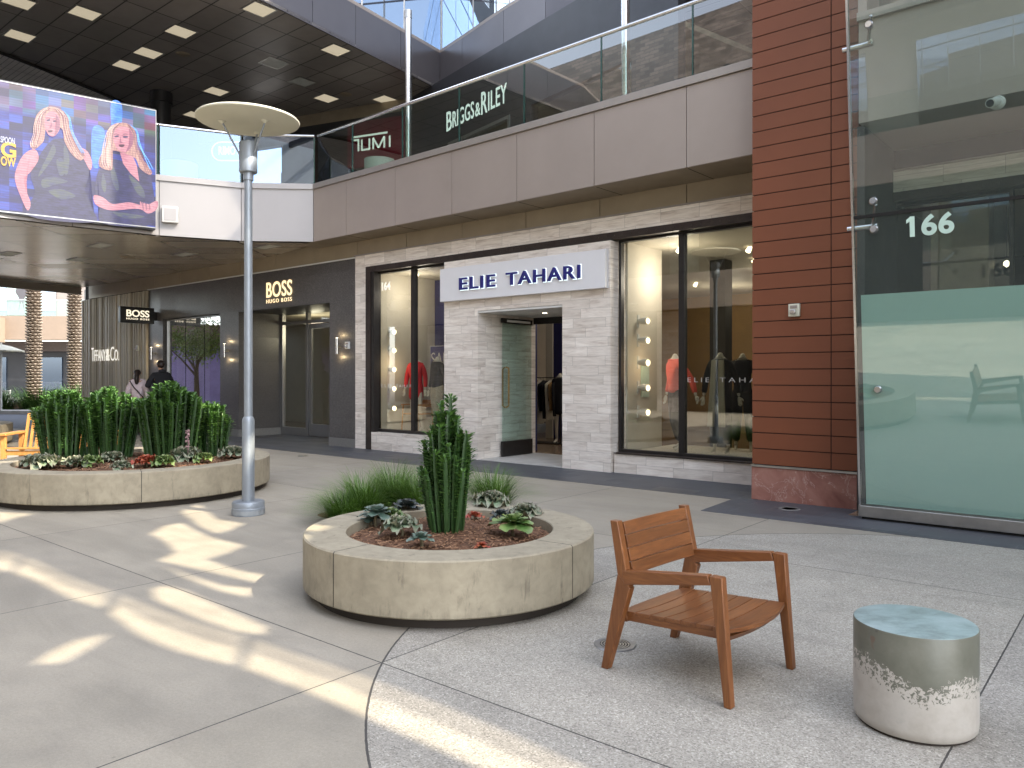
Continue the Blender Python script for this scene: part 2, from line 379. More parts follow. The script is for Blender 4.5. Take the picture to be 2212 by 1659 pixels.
# ---------------------------------------------------------------- mesh helpers
class MB:
    def __init__(s): s.v = []; s.f = []; s.sm = []
    def add(s, vs, fs, smooth=False):
        o = len(s.v); s.v += [tuple(v) for v in vs]
        for f in fs: s.f.append(tuple(i+o for i in f)); s.sm.append(smooth)
        return s
    def box(s, x0, x1, y0, y1, z0, z1):
        x0, x1 = min(x0, x1), max(x0, x1); y0, y1 = min(y0, y1), max(y0, y1); z0, z1 = min(z0, z1), max(z0, z1)
        return s.add([(x0,y0,z0),(x1,y0,z0),(x1,y1,z0),(x0,y1,z0),(x0,y0,z1),(x1,y0,z1),(x1,y1,z1),(x0,y1,z1)],
                     [(3,2,1,0),(4,5,6,7),(0,1,5,4),(1,2,6,5),(2,3,7,6),(3,0,4,7)])
    def hexa(s, a, b):            # a, b: two quads (lists of four points), joined
        return s.add(list(a)+list(b), [(3,2,1,0),(4,5,6,7),(0,1,5,4),(1,2,6,5),(2,3,7,6),(3,0,4,7)])
    def slab(s, p, q, z0, z1, t):  # vertical slab on line p-q, thickness t to the left of the line
        p = Vector(p[:2]); q = Vector(q[:2]); d = (q-p).normalized(); nn = Vector((-d.y, d.x))*t
        pts = [p, q, q+nn, p+nn]
        if t < 0: pts = pts[::-1]
        return s.add([(a.x, a.y, z0) for a in pts]+[(a.x, a.y, z1) for a in pts], [(3,2,1,0),(4,5,6,7),(0,1,5,4),(1,2,6,5),(2,3,7,6),(3,0,4,7)])
    def poly(s, pts, z0, z1):
        a = sum(pts[i][0]*pts[(i+1) % len(pts)][1]-pts[(i+1) % len(pts)][0]*pts[i][1] for i in range(len(pts)))
        if a < 0: pts = pts[::-1]
        n = len(pts)
        s.add([(p[0], p[1], z0) for p in pts]+[(p[0], p[1], z1) for p in pts],
              [tuple(range(n-1, -1, -1)), tuple(range(n, 2*n))]+[(i, (i+1) % n, n+(i+1) % n, n+i) for i in range(n)])
        return s
    def tube(s, pts, rad, n=10, caps=True, sx=1.0):
        pts = [Vector(p) for p in pts]
        if isinstance(rad, (int, float)): rad = [rad]*len(pts)
        rings = []; up = Vector((0, 0, 1))
        for i, p in enumerate(pts):
            t = (pts[min(i+1, len(pts)-1)]-pts[max(i-1, 0)]).normalized()
            a = t.cross(up)
            if a.length < .05: a = t.cross(Vector((0, 1, 0)))
            a.normalize(); b = a.cross(t).normalized()
            if i and (a.dot(pa) < 0): a = -a; b = -b
            pa = a
            rings.append([p + (a*math.cos(2*PI*k/n)*sx + b*math.sin(2*PI*k/n))*rad[i] for k in range(n)])
        vs = [v for r_ in rings for v in r_]
        fs = [(i*n+k, i*n+(k+1) % n, (i+1)*n+(k+1) % n, (i+1)*n+k) for i in range(len(pts)-1) for k in range(n)]
        s.add(vs, fs, True)
        if caps:
            s.add(rings[0], [tuple(range(n-1, -1, -1))]); s.add(rings[-1], [tuple(range(n))])
        return s
    def lathe(s, prof, cx=0, cy=0, n=48, smooth=True, cap0=True, cap1=True):
        vs = [(cx+r*math.cos(2*PI*k/n), cy+r*math.sin(2*PI*k/n), z) for r, z in prof for k in range(n)]
        m = len(prof)
        s.add(vs, [(i*n+k, i*n+(k+1) % n, (i+1)*n+(k+1) % n, (i+1)*n+k) for i in range(m-1) for k in range(n)], smooth)
        if cap0 and prof[0][0] > 0: s.add(vs[:n], [tuple(range(n-1, -1, -1))])
        if cap1 and prof[-1][0] > 0: s.add(vs[-n:], [tuple(range(n))])
        return s
    def mesh(s, name):
        me = bpy.data.meshes.new(name); me.from_pydata(s.v, [], s.f)
        me.polygons.foreach_set('use_smooth', s.sm); me.update()
        return me
def ob(name, mb, mat, parent=None, bevel=0.0, fix=True):
    me = mb.mesh(name) if isinstance(mb, MB) else mb
    if fix:
        bm = bmesh.new(); bm.from_mesh(me); bmesh.ops.remove_doubles(bm, verts=bm.verts, dist=1e-5)
        bmesh.ops.recalc_face_normals(bm, faces=bm.faces); bm.to_mesh(me); bm.free()
        me.set_sharp_from_angle(angle=math.radians(40))
    o = bpy.data.objects.new(name, me); COL.objects.link(o)
    me.materials.clear(); me.materials.append(M[mat] if isinstance(mat, str) else mat)
    if parent is not None: o.parent = parent
    if bevel:
        b = o.modifiers.new('bevel', 'BEVEL'); b.width = bevel; b.segments = 2; b.limit_method = 'ANGLE'
        b.angle_limit = math.radians(40)
    return o
def tag(o, label, cat, group=None, kind=None):
    if label: o['label'] = label
    if cat: o['category'] = cat
    if group: o['group'] = group
    if kind: o['kind'] = kind
    return o
def thing(name, label, cat, loc=(0, 0, 0), rot=0.0, group=None):
    o = bpy.data.objects.new(name, None); COL.objects.link(o); o.empty_display_size = .2
    o.location = loc if len(loc) == 3 else (loc[0], loc[1], 0); o.rotation_euler = (0, 0, rot)
    return tag(o, label, cat, group)
def front(name, label, cat, group=None): return thing(name, label, cat, (P0.x, P0.y, 0), FROT, group)   # local axes are s, d, z
def struct(name, mb, mat): return tag(ob(name, mb, mat), None, None, kind='structure')
def copy_tree(o, loc, rot=None, label=None):
    c = o.copy(); COL.objects.link(c); c.location = loc
    if rot is not None: c.rotation_euler = (0, 0, rot)
    if label: c['label'] = label
    for ch in o.children:
        k = ch.copy(); COL.objects.link(k); k.parent = c
        for g in ch.children:
            q = g.copy(); COL.objects.link(q); q.parent = k
    return c
def letters(text, parent, origin, right, normal, width, height, mat, depth=.02, bold=0.0, space=1.0, name='letter', back=None, up=(0, 0, 1)):
    """Text as one mesh per letter. origin = lower left of the text, right/normal = directions, up = z."""
    cu = bpy.data.curves.new('txt', 'FONT'); cu.body = text; cu.extrude = .5; cu.offset = bold; cu.space_character = space
    to = bpy.data.objects.new('txt', cu); COL.objects.link(to)
    bpy.context.view_layer.update()
    me = bpy.data.meshes.new_from_object(to.evaluated_get(bpy.context.evaluated_depsgraph_get()))
    bpy.data.objects.remove(to); bpy.data.curves.remove(cu)
    xs = [v.co.x for v in me.vertices]; ys = [v.co.y for v in me.vertices]
    x0, x1, y0, y1 = min(xs), max(xs), min(ys), max(ys)
    right = Vector(right); normal = Vector(normal); up = Vector(up); origin = Vector(origin)
    kx, ky = width/(x1-x0), height/(y1-y0)
    bm = bmesh.new(); bm.from_mesh(me); bmesh.ops.remove_doubles(bm, verts=bm.verts, dist=1e-5)
    seen = set(); isl = []
    for v in bm.verts:
        if v.index in seen: continue
        st = [v]; seen.add(v.index); g = []
        while st:
            w = st.pop(); g.append(w)
            for e in w.link_edges:
                q = e.other_vert(w)
                if q.index not in seen: seen.add(q.index); st.append(q)
        isl.append(g)
    isl.sort(key=lambda g: sum(v.co.x for v in g)/len(g))
    outs = []
    for g in isl:
        idx = {v.index: i for i, v in enumerate(g)}
        vs = [origin + right*((v.co.x-x0)*kx) + up*((v.co.y-y0)*ky) + normal*((v.co.z+.5)*depth) for v in g]
        fs = [tuple(idx[v.index] for v in f.verts) for f in bm.faces if f.verts[0].index in idx]
        mb = MB().add(vs, fs); outs.append(ob(name, mb, mat, parent))
    bm.free(); bpy.data.meshes.remove(me)
    return outs
RS, NS = (-1, 0, 0), (0, 1, 0)            # reading direction and outward normal on the shop front (local)

# ---------------------------------------------------------------- ground
g = MB().add([(-90, -60, 0), (90, -60, 0), (90, 140, 0), (-90, 140, 0)], [(0, 1, 2, 3)])
go = struct('ground', g, 'paving'); go.location = (P0.x, P0.y, 0); go.rotation_euler = (0, 0, FROT)
sb = MB()
for pts in ([(22.6, -2), (22.6, 1.28), (-.28, 1.28), (-.35, 2.26), (-14, 2.26), (-14, -.2), (3.1, -.2), (3.1, -.02), (5.02, -.02), (5.02, -.2), (9.3, -.2), (9.3, -2), (13.2, -2), (13.2, -.2), (22.55, -.2), (22.55, -2)],):
    sb.poly(pts, -.02, .004)
so = struct('slate_band', sb, 'slate'); so.location = go.location; so.rotation_euler = go.rotation_euler
def road_strip(name, y0, y1, z, mat):
    return struct(name, MB().add([(-90, y0+3, z), (-6, y0, z), (-6, y1, z), (-90, y1+3, z)], [(0, 1, 2, 3)]), mat)
road_strip('road', 21.6, 29.6, .004, 'asphalt')
struct('kerb', MB().poly([(-60, 31.8), (-60, 31.0), (-8, 29.6), (-8, 31.0)], -.05, .14), 'kerbstone')
struct('planting_bed', MB().poly([(-60, 40), (-60, 31.9), (-8, 31.05), (-8, 40)], -.05, .10), 'bark')
struct('far_pavement', MB().add([(-95, 40, .01), (-8, 40, .01), (-8, 90, .01), (-95, 90, .01)], [(0, 1, 2, 3)]), 'kerbstone')
# drain and flush discs
dr = thing('floor_drain', 'round metal floor drain with ring slots beside the wooden armchair', 'drain', (.575, 4.29, 0))
ob('rim', MB().lathe([(.085, .003), (.085, .006), (.113, .006), (.118, .001)], n=48, cap0=False, cap1=False), 'alu', dr)
gr = MB()
for k in range(5): gr.lathe([(.012+.015*k, .0045), (.012+.015*k, .0065), (.020+.015*k, .0065), (.020+.015*k, .0045)], n=40, cap0=False, cap1=False)
for k in range(3):
    a = k*PI/3; c_, s_ = math.cos(a), math.sin(a)
    gr.add([(c_*.085-s_*.003, s_*.085+c_*.003, .0055), (-c_*.085-s_*.003, -s_*.085+c_*.003, .0055), (-c_*.085+s_*.003, -s_*.085-c_*.003, .0055), (c_*.085+s_*.003, s_*.085-c_*.003, .0055)], [(0, 1, 2, 3)])
ob('grate', gr, 'steel_dull', dr); ob('sump', MB().lathe([(.0, .002), (.086, .002)], n=40), 'gap', dr)
d1 = thing('ground_light', 'pink round inset light flush in the slate before the red pier', 'ground light', (3.12, 8.65, .004))
ob('ring', MB().lathe([(.085, .001), (.085, .005), (.115, .005), (.118, 0)], n=40, cap0=False, cap1=False), 'granite_base', d1)
ob('lens', MB().lathe([(0, .003), (.085, .003)], n=40), 'marble', d1)
d2 = ob('access_cover', MB().lathe([(0, .004), (.085, .004), (.09, 0)], n=32), 'steel_dull'); d2.location = (-3.92, 14.4, .002)
tag(d2, 'small dark round cover flush in the paving before the granite shop entrance', 'cover')
# ---------------------------------------------------------------- pale stone clothing store
ZT = 3.98
st = front('clothing_storefront', 'pale striped stone shop front with tall windows and an open glass door', 'shop front')
w = MB()
w.box(-3.2, 8.52, -.35, 0, 3.73, ZT)                    # band over the beam
w.box(8.17, 8.52, -.35, 0, 0, 3.73)                     # left margin
w.box(5.84, 8.01, -.30, 0, 0, .36)                      # sill left
w.box(-3.2, 2.21, -.30, 0, 0, .30)                      # sill right
w.box(5.02, 5.86, -.40, .06, 0, 3.60)                   # pier left of door
w.box(2.24, 3.16, -.40, .06, 0, 3.60)                   # pier right of door
w.box(3.16, 5.02, -.40, .06, 2.66, 3.60)                # over the door
w.box(5.02, 5.17, -1.6, -.4, 0, 2.66)                   # left reveal of the doorway
ob('stone_cladding', w, 'stone', st)
b = MB(); b.box(-3.2, 8.17, -.2, .015, 3.62, 3.73); b.box(8.02, 8.17, -.2, .015, 0, 3.62)
bo = ob('steel_beam', b, 'brown_steel', st)
rv = MB()
for i in range(76):
    s = 8.0 - i*.145
    rv.lathe([(0, 0)], n=3) if False else None
    rv.add([(s+.014*math.cos(a), .0, 3.675+.014*math.sin(a)) for a in [k*PI/3 for k in range(6)]]+[(s+.008*math.cos(a), .027, 3.675+.008*math.sin(a)) for a in [k*PI/3 for k in range(6)]],
           [(k, (k+1) % 6, 6+(k+1) % 6, 6+k) for k in range(6)]+[(11, 10, 9, 8, 7, 6)])
for i in range(24):
    z = .12+i*.145
    rv.add([(8.095+.014*math.cos(a), .0, z+.014*math.sin(a)) for a in [k*PI/3 for k in range(6)]]+[(8.095+.008*math.cos(a), .027, z+.008*math.sin(a)) for a in [k*PI/3 for k in range(6)]],
           [(k, (k+1) % 6, 6+(k+1) % 6, 6+k) for k in range(6)]+[(11, 10, 9, 8, 7, 6)])
ob('rivets', rv, 'brown_steel', bo)['kind'] = 'stuff'
def shop_window(s0, s1, z0, z1, mulls, d, parent, mat='black_metal', gm='glass_window', fw=.06, name='window', mw=.045):
    fr = MB(); fr.box(s0, s1, d-.05, d+.05, z0-.001, z0+fw); fr.box(s0, s1, d-.05, d+.05, z1-fw*.6, z1)
    fr.box(s0, s0+fw*.7, d-.049, d+.049, z0+fw, z1-fw*.6); fr.box(s1-fw*.7, s1, d-.049, d+.049, z0+fw, z1-fw*.6)
    f = ob('window_frame', fr, mat, parent, .004)
    edges = [s0+fw*.7] + [m for m in mulls] + [s1-fw*.7]
    for m in mulls: ob('mullion', MB().box(m-mw, m+mw, d-.055 if mw > .02 else d-.01, d+.055 if mw > .02 else d+.01, z0+fw, z1-fw*.6), mat if mw > .02 else 'gap', f, .004 if mw > .02 else 0)
    for a, c in zip(edges[:-1], edges[1:]):
        a2 = a+(mw if a in mulls else 0); c2 = c-(mw if c in mulls else 0)
        ob('pane', MB().box(a2, c2, d-.006, d+.006, z0+fw, z1-fw*.6), gm, f)
    return f
shop_window(5.87, 8.02, .36, 3.62, [6.92], -.18, st)
ob('frame_return', MB().box(7.93, 8.02, -.124, .0, .36, 3.62), 'black_metal', st)
shop_window(-3.0, 2.21, .30, 3.62, [1.13, -1.2], -.18, st)
ob('window_ledge', MB().box(-3.0, 2.2, -.12, .03, .30, .315), 'brown_steel', st)
ob('entrance_ceiling', MB().box(3.16, 5.02, -1.6, .05, 2.62, 2.655), 'white_paint', st)
for s_ in (4.1, 3.35):
    ob('downlight', MB().add([(s_+.045*math.cos(k*PI/8), -.7+.045*math.sin(k*PI/8), 2.616) for k in range(16)], [tuple(range(16))]), 'spot_on', st)
dh = MB(); dh.box(3.16, 5.02, -1.62, -1.54, 2.50, 2.62)
ob('door_header', dh, 'black_metal', st)
ob('threshold', MB().box(3.16, 5.02, -1.55, .05, 0, .014), 'threshold', st)
# the door leaf stands open against the left reveal
dl = ob('door', MB().box(4.93, 4.945, -1.36, -.52, .30, 2.47), 'glass_door', st)
ob('bottom_rail', MB().box(4.915, 4.96, -1.38, -.50, .02, .30), 'black_metal', dl, .003)
ob('top_rail', MB().box(4.915, 4.96, -1.38, -.50, 2.47, 2.56), 'black_metal', dl, .003)
ob('warning_strip', MB().box(4.906, 4.912, -1.30, -.62, 2.49, 2.53), 'white_paint', dl)
hb = MB().tube([(4.92, -.60, .92), (4.86, -.60, .95), (4.855, -.60, 1.0), (4.855, -.60, 1.6), (4.86, -.60, 1.64), (4.92, -.60, 1.66)], .017, 8)
ob('handle', hb, 'bronze', dl)
hb = MB().tube([(4.95, -.60, .92), (5.0, -.60, .95), (5.0, -.60, 1.62), (4.95, -.60, 1.66)], .015, 8)
ob('handle', hb, 'bronze', dl)
# the interior
inn = MB(); inn.box(-3.3, 8.1, -9.0, -1.62, -.05, .012); ob('shop_floor', inn, 'shop_floor', st)
pf = MB(); pf.box(5.2, 8.1, -1.55, -.24, .02, .34); pf.box(-3.2, 2.2, -1.9, -.24, .02, .31); ob('display_platform', pf, 'cream_wall', st)
ob('shop_ceiling', MB().box(-3.3, 8.15, -9.0, -.24, 3.63, 3.70), 'ceiling_cream', st)
ob('back_wall', MB().box(-3.3, 8.15, -9.1, -9.0, 0, 3.65), 'warm_wall', st)
ob('side_wall', MB().box(8.06, 8.16, -9.0, -.24, .3, 3.63), 'cream_wall', st)
ob('side_wall', MB().box(2.21, 2.31, -1.5, -.40, .0, 3.63), 'cream_wall', st)
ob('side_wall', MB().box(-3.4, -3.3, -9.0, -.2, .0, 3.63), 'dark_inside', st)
ob('partition', MB().box(5.25, win_s(902, -1.9), -1.95, -1.85, 0, 3.62), 'navy_wall', st)
ob('partition', MB().box(win_s(1187, -4.6), 5.6, -4.8, -4.6, 0, 3.62), 'navy_wall', st)
ob('column', MB().box(win_s(1201, -4.7), win_s(1187, -4.7), -5.0, -4.55, 0, 3.62), 'cream_wall', st)
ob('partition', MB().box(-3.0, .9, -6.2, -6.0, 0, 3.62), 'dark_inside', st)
ob('partition', MB().box(1.25, 1.9, -6.2, -6.0, 0, 2.6), 'warm_wall', st)
ob('column', MB().box(1.75, 2.05, -3.3, -3.0, .0, 3.62), 'dark_inside', st)
for s_, d_ in ((1.8, -1.4), (.9, -2.1), (-.1, -1.1), (1.3, -3.3), (.2, -3.8), (6.9, -1.3), (7.6, -.9), (4.4, -2.6), (3.8, -6)):
    ob('spotlight', MB().tube([(s_, d_, 3.63), (s_+.02, d_+.05, 3.55)], [.03, .045], 10), 'spot_on', st)
def pl(name, loc, energy, col=(1, .91, .80), size=.25):
    l = bpy.data.lights.new(name, 'POINT'); l.energy = energy*.36; l.color = col; l.shadow_soft_size = size
    o = bpy.data.objects.new(name, l); COL.objects.link(o); o.location = loc; return o
for s_, d_, z_, e in ((1.7, -1.1, 3.1, 22), (-.6, -2.6, 3.1, 10), (7.5, -.8, 3.2, 13), (4.3, -3.2, 3.1, 14), (3.5, -7.0, 3.0, 26), (1.4, -4.5, 3.0, 10)):
    p = W(s_, d_); pl('shop_light', (p.x, p.y, z_), e)
# white sign board with haloed letters
sg = front('sign_board', 'white box sign with raised navy ELIE TAHARI letters over the shop door', 'sign')
ob('board', MB().box(2.27, 5.87, .063, .16, 2.86, 3.46), 'white_sign', sg, .004)
for txt, s0, s1 in (('ELIE', 5.35, 4.50), ('TAHARI', 4.25, 2.72)):
    letters(txt, sg, (s0, .168, 3.04), RS, NS, s0-s1, .215, 'navy_letter', .035, .014, 1.14)
    letters(txt, sg, (s0+.010, .1605, 3.030), RS, NS, s0-s1+.020, .235, 'halo_white', .004, .032, 1.13, name='letter_glow')
nm = front('street_number', 'white number 164 at the top left of the clothing shop window', 'number')
letters('164', nm, (7.88, -.170, 3.24), RS, NS, .26, .17, 'cream_letter', .004, .03)
nm = front('window_lettering', 'faint pale ELIE TAHARI lettering across the right shop window', 'lettering')
letters('ELIE', nm, (1.05, -.172, 1.41), RS, NS, .34, .065, 'white_paint', .002, -.012, 1.5)
letters('TAHARI', nm, (.55, -.172, 1.41), RS, NS, .75, .065, 'white_paint', .002, -.012, 1.5)
nm = front('window_lettering', 'faint pale ELIE TAHARI lettering low across the left shop window', 'lettering')
letters('ELIE', nm, (7.90, -.172, 1.27), RS, NS, .34, .06, 'white_paint', .002, -.012, 1.5)
letters('TAHARI', nm, (7.45, -.172, 1.27), RS, NS, .5, .06, 'white_paint', .002, -.012, 1.5)
SS = win_s(929, -1.0)
sa = front('sale_sign', 'hanging navy SALE sign with white border inside the left shop window', 'sign')
ob('board', MB().box(SS-.76, SS, -1.02, -1.0, 1.50, 2.12), 'navy_letter', sa)
bd = MB()
for a in ((SS-.76, SS, 1.50, 1.512), (SS-.76, SS, 2.108, 2.12), (SS-.76, SS-.748, 1.512, 2.108), (SS-.012, SS, 1.512, 2.108)): bd.box(a[0], a[1], -1.0, -.994, a[2], a[3])
ob('border', bd, 'white_paint', sa)
letters('SALE', sa, (SS-.04, -1.0, 1.73), RS, NS, .62, .25, 'white_paint', .004, -.008)
# ---------------------------------------------------------------- lamps on the window side walls
def wall_lamp(s, d, z, label, on='lamp_on'):
    p = W(s, d)
    t = thing('wall_spotlight', label, 'wall lamp', (p.x, p.y, z), FROT, 'barrel spotlights stacked on the window side walls')
    ob('bracket', MB().box(-.005, .03, -.035, .035, -.10, .10), 'white_paint', t, .004)
    bm_ = MB(); bm_.tube([(0, 0, 0), (-.10, .02, 0), (-.20, .04, -.005)], [.035, .058, .060], 16, False); ob('barrel', bm_, 'white_paint', t)
    ob('bulb', MB().tube([(-.192, .038, -.005), (-.198, .0395, -.005)], [.040, .038], 16), on, t)
    return t
for i, y in enumerate((717, 757, 798, 839, 881)):
    z = 1.5+(812-y)/F*W(8.0, -.5).y
    wall_lamp(8.05, -.52, z, 'lit barrel spotlight on the left window side wall, %s from the top' % ('first', 'second', 'third', 'fourth', 'fifth')[i])
for i, y in enumerate((693, 735, 783, 837, 890)):
    z = 1.5+(812-y)/F*W(2.15, -.62).y
    wall_lamp(2.20, -.72, z, 'lit barrel spotlight on the right window side wall, %s from the top' % ('first', 'second', 'third', 'fourth', 'fifth')[i])
for s, d in ((7.93, -.52), (2.13, -.72)):
    p = W(s, d); pl('shop_light', (p.x, p.y, 1.7), 6, (1, .78, .5), .4)

# ---------------------------------------------------------------- beige band between shop fronts and balcony soffit
bb = front('beige_band', 'beige metal panel band between the shop fronts and the balcony soffit', 'wall band')
pm = MB()
s = -.5
while s < 22:
    pm.box(s+.006, s+1.494, -.4, -.04, 3.97, 4.42); s += 1.5
ob('band_panels', pm, 'panel_beige', bb); ob('backing', MB().box(-3.2, 22.3, -.5, -.06, 3.96, 4.44), 'gap', bb)
ob('drip_edge', MB().box(-3.2, 8.53, -.035, .03, 3.983, 4.0), 'panel_cap', bb)

# ---------------------------------------------------------------- dark granite store
gs = front('granite_storefront', 'dark speckled granite shop front with deep entrance and one tall window', 'shop front')
w = MB()
w.box(8.525, 17.8, -.4, -.01, 3.08, 3.94)
w.box(8.525, 9.40, -.4, -.01, .18, 3.08)
w.box(13.03, 13.90, -1.3, -.01, .18, 3.08)
w.box(16.94, 17.8, -.4, -.01, .18, 3.08)
w.box(9.2, 9.4, -1.3, -.4, .18, 3.08)
ob('granite_cladding', w, 'granite', gs)
ob('skirting', MB().box(8.525, 9.42, -.4, .005, 0, .18), 'granite_base', gs, .004)
ob('skirting', MB().box(13.01, 17.8, -.4, .005, 0, .18).box(13.01, 13.9, -1.3, -.4, 0, .18), 'granite_base', gs, .004)
ob('coping', MB().box(8.53, 17.8, -.38, .03, 3.94, 3.965), 'white_paint', gs)
ob('entrance_ceiling', MB().box(9.4, 13.03, -1.4, -.02, 3.07, 3.1), 'panel_black', gs)
shop_window(13.92, 16.9, .24, 3.06, [14.9, 15.9], -.14, gs, 'alu', 'glass_mirror', .05, mw=.007)
fr = MB(); D = -1.24
for a in ((9.4, 9.5), (10.38, 10.44), (11.86, 11.95), (12.95, 13.03)): fr.box(a[0], a[1], D-.05, D+.05, 0, 3.07)
fr.box(9.5, 12.95, D-.049, D+.049, 2.80, 2.88); fr.box(11.95, 12.95, D-.049, D+.049, 0, .2)
df = ob('door_frame', fr, 'alu', gs, .003)
ob('pane', MB().box(11.95, 12.95, D-.006, D+.006, .2, 2.8), 'glass', df)
ob('pane', MB().box(9.5, 12.95, D-.006, D+.006, 2.88, 3.07), 'glass', df)
for a, c in ((10.44, 11.86),):
    lf = MB(); lf.box(a+.01, a+.12, D-.02, D+.03, .02, 2.78); lf.box(c-.12, c-.01, D-.02, D+.03, .02, 2.78); lf.box(a+.12, c-.12, D-.02, D+.03, .02, .32); lf.box(a+.12, c-.12, D-.02, D+.03, 2.66, 2.78)
    dd = ob('door', lf, 'alu', gs, .003)
    ob('pane', MB().box(a+.12, c-.12, D-.004, D+.004, .32, 2.66), 'glass', dd)
    hm = MB().tube([(a+.17, D+.03, .75), (a+.17, D+.09, .75), (a+.17, D+.09, .78)], .012, 8); hm.tube([(a+.17, D+.09, .6), (a+.17, D+.09, 2.5)], .016, 10); hm.tube([(a+.17, D+.03, 2.3), (a+.17, D+.09, 2.3)], .012, 8)
    ob('handle', hm, 'steel', dd)
dd = ob('door', MB().box(9.5, 10.38, D-.01, D+.01, .02, 2.8), 'glass', gs)
ob('shop_floor', MB().box(8.7, 17.8, -6, -1.3, -.02, .01), 'shop_floor', gs)
ob('back_wall', MB().box(8.7, 17.8, -4.6, -4.5, 0, 3.1), 'cream_wall', gs)
ob('back_wall', MB().box(10.2, 13.0, -3.2, -3.1, 0, 3.1), 'warm_wall', gs)
ob('shop_ceiling', MB().box(8.7, 17.8, -6, -.42, 3.085, 3.15), 'ceiling_cream', gs)
ob('window_backdrop', MB().box(13.95, 16.95, -1.5, -1.4, 0, 3.08), 'dark_inside', gs)
rp = MB().tube([(10.85, -2.0, .01), (10.85, -2.0, 1.0)], .03, 10); rp.box(10.80, 11.5, -2.01, -1.99, .92, .98); rp.lathe([(.17, .01), (.17, .03), (0, .04)], 10.85, -2.0, 24)
rb = front('barrier_post', 'black retractable queue barrier post behind the glass shop door', 'barrier post'); ob('post_and_belt', rp, 'black_metal', rb)
p = W(11.4, -2.2); pl('shop_light', (p.x, p.y, 2.6), 26, (1, .84, .6)); p = W(12.6, -1.9); pl('shop_light', (p.x, p.y, 2.7), 10, (1, .84, .6))
bg = front('shop_sign', 'gold lit BOSS HUGO BOSS letters on the dark granite over the entrance', 'sign')
for txt, z, h, s0, wd in (('BOSS', 3.33, .36, 11.79, 1.03), ('HUGO BOSS', 3.20, .09, 11.79, 1.02)):
    letters(txt, bg, (s0, .005, z), RS, NS, wd, h, 'gold_letter', .010, .014 if h > .2 else .0, 1.06 if h > .2 else 1.35)
bl = thing('blade_sign', 'black projecting BOSS HUGO BOSS box sign by the slatted wall', 'sign', (W(17.3, .55).x, W(17.3, .55).y, 2.95), 0)
# the box sticks out of the wall so it faces down the mall
bl.rotation_euler = (0, 0, FROT)
ob('box', MB().box(-.06, .06, -.46, .46, 0, .44), 'black_sign', bl, .004)
ob('arm', MB().box(-.03, .03, -.56, -.46, .1, .34), 'black_metal', bl)
letters('BOSS', bl, (-.062, .30, .17), (0, -1, 0), (-1, 0, 0), .62, .19, 'gold_side', .012, .02)
letters('HUGO BOSS', bl, (-.062, .30, .09), (0, -1, 0), (-1, 0, 0), .62, .05, 'gold_side', .01, .02, 1.3)
# sconces and alarms
def sconce(s, label):
    p = W(s, -.01); t = thing('wall_sconce', label, 'wall lamp', (p.x, p.y, 2.13), FROT, 'steel tube sconces on the granite shop front')
    ob('tube', MB().tube([(0, .11, -.17), (0, .11, .17)], .035, 16), 'steel', t)
    ob('arm', MB().tube([(0, .0, 0), (0, .08, 0)], .028, 12), 'steel_dull', t)
    ob('bulb', MB().tube([(0, .11, .171), (0, .11, .175)], .028, 12), 'lamp_on', t)
    l = pl('sconce_light', (W(s, .07).x, W(s, .07).y, 1.9), .9, (1, .75, .4), .02); l = pl('sconce_light', (W(s, .07).x, W(s, .07).y, 2.36), .7, (1, .75, .4), .02)
sconce(9.0, 'steel tube wall sconce beside the white alarm box near the stone shop')
sconce(13.5, 'steel tube wall sconce between the granite entrance and its tall window')
sconce(17.4, 'steel tube wall sconce under the black projecting sign')
def alarm(p, rot, label, z, mat='white_paint', k=1.0):
    t = thing('alarm_strobe', label, 'alarm', (p[0], p[1], z), rot, 'fire alarm strobes on the shop fronts')
    ob('box', MB().box(-.065*k, .065*k, 0, .045, -.075*k, .075*k), mat, t, .008)
    ob('lens', MB().box(-.03*k, .03*k, .045, .085, -.045*k, .005), 'steel', t, .006)
    ob('speaker_grille', MB().box(-.04*k, .04*k, .045, .05, .02*k, .055*k), 'panel_taupe', t)
alarm(W(8.76, -.01), FROT, 'white alarm box beside a steel sconce on the granite', 2.14)
alarm(W(-.98, 1.1), FROT, 'beige alarm strobe on the red panel pier', 2.27, 'disc_cream')
alarm(W(18.3, .05), FROT, 'small beige alarm box on the vertical slat wall', 2.3, 'disc_cream')
# ---------------------------------------------------------------- slatted wall
sw = front('slat_wall', 'grey brown wall of narrow vertical slats with shop lettering', 'wall')
m = MB(); rr = random.Random(3)
s = 17.82
while s < 22.35:
    wd = rr.choice((.035, .05, .07)); dp = rr.choice((.015, .035, .055)); m.box(s+.003, s+wd-.003, -.04, dp, .02, 3.93); s += wd
ms, nt, nn, ll, bs = nmat('slats'); c = coords(nt); x, y, z = sep(nt, c)
rn = white(nt, comb(nt, mth(nt, 'FLOOR', mth(nt, 'MULTIPLY', x, 22)), 0.0, 0.0))
ll.new(ramp(nt, rn, [(0, (.34, .295, .225)), (.5, (.46, .41, .32)), (1, (.58, .52, .41))]), bs.inputs['Base Color']); bs.inputs['Roughness'].default_value = .6
M['slats'] = ms
ob('slats', m, 'slats', sw); ob('backing', MB().box(17.81, 22.36, -.5, -.05, 0, 3.94), 'gap', sw)
tf = front('wall_lettering', 'pale raised TIFFANY & CO. letters on the vertical slat wall', 'lettering')
letters('T', tf, (21.48, .075, 1.96), RS, NS, .16, .42, 'cream_letter', .008, -.005); letters('IFFANY', tf, (21.31, .075, 1.96), RS, NS, .87, .35, 'cream_letter', .008, .0, 1.04)
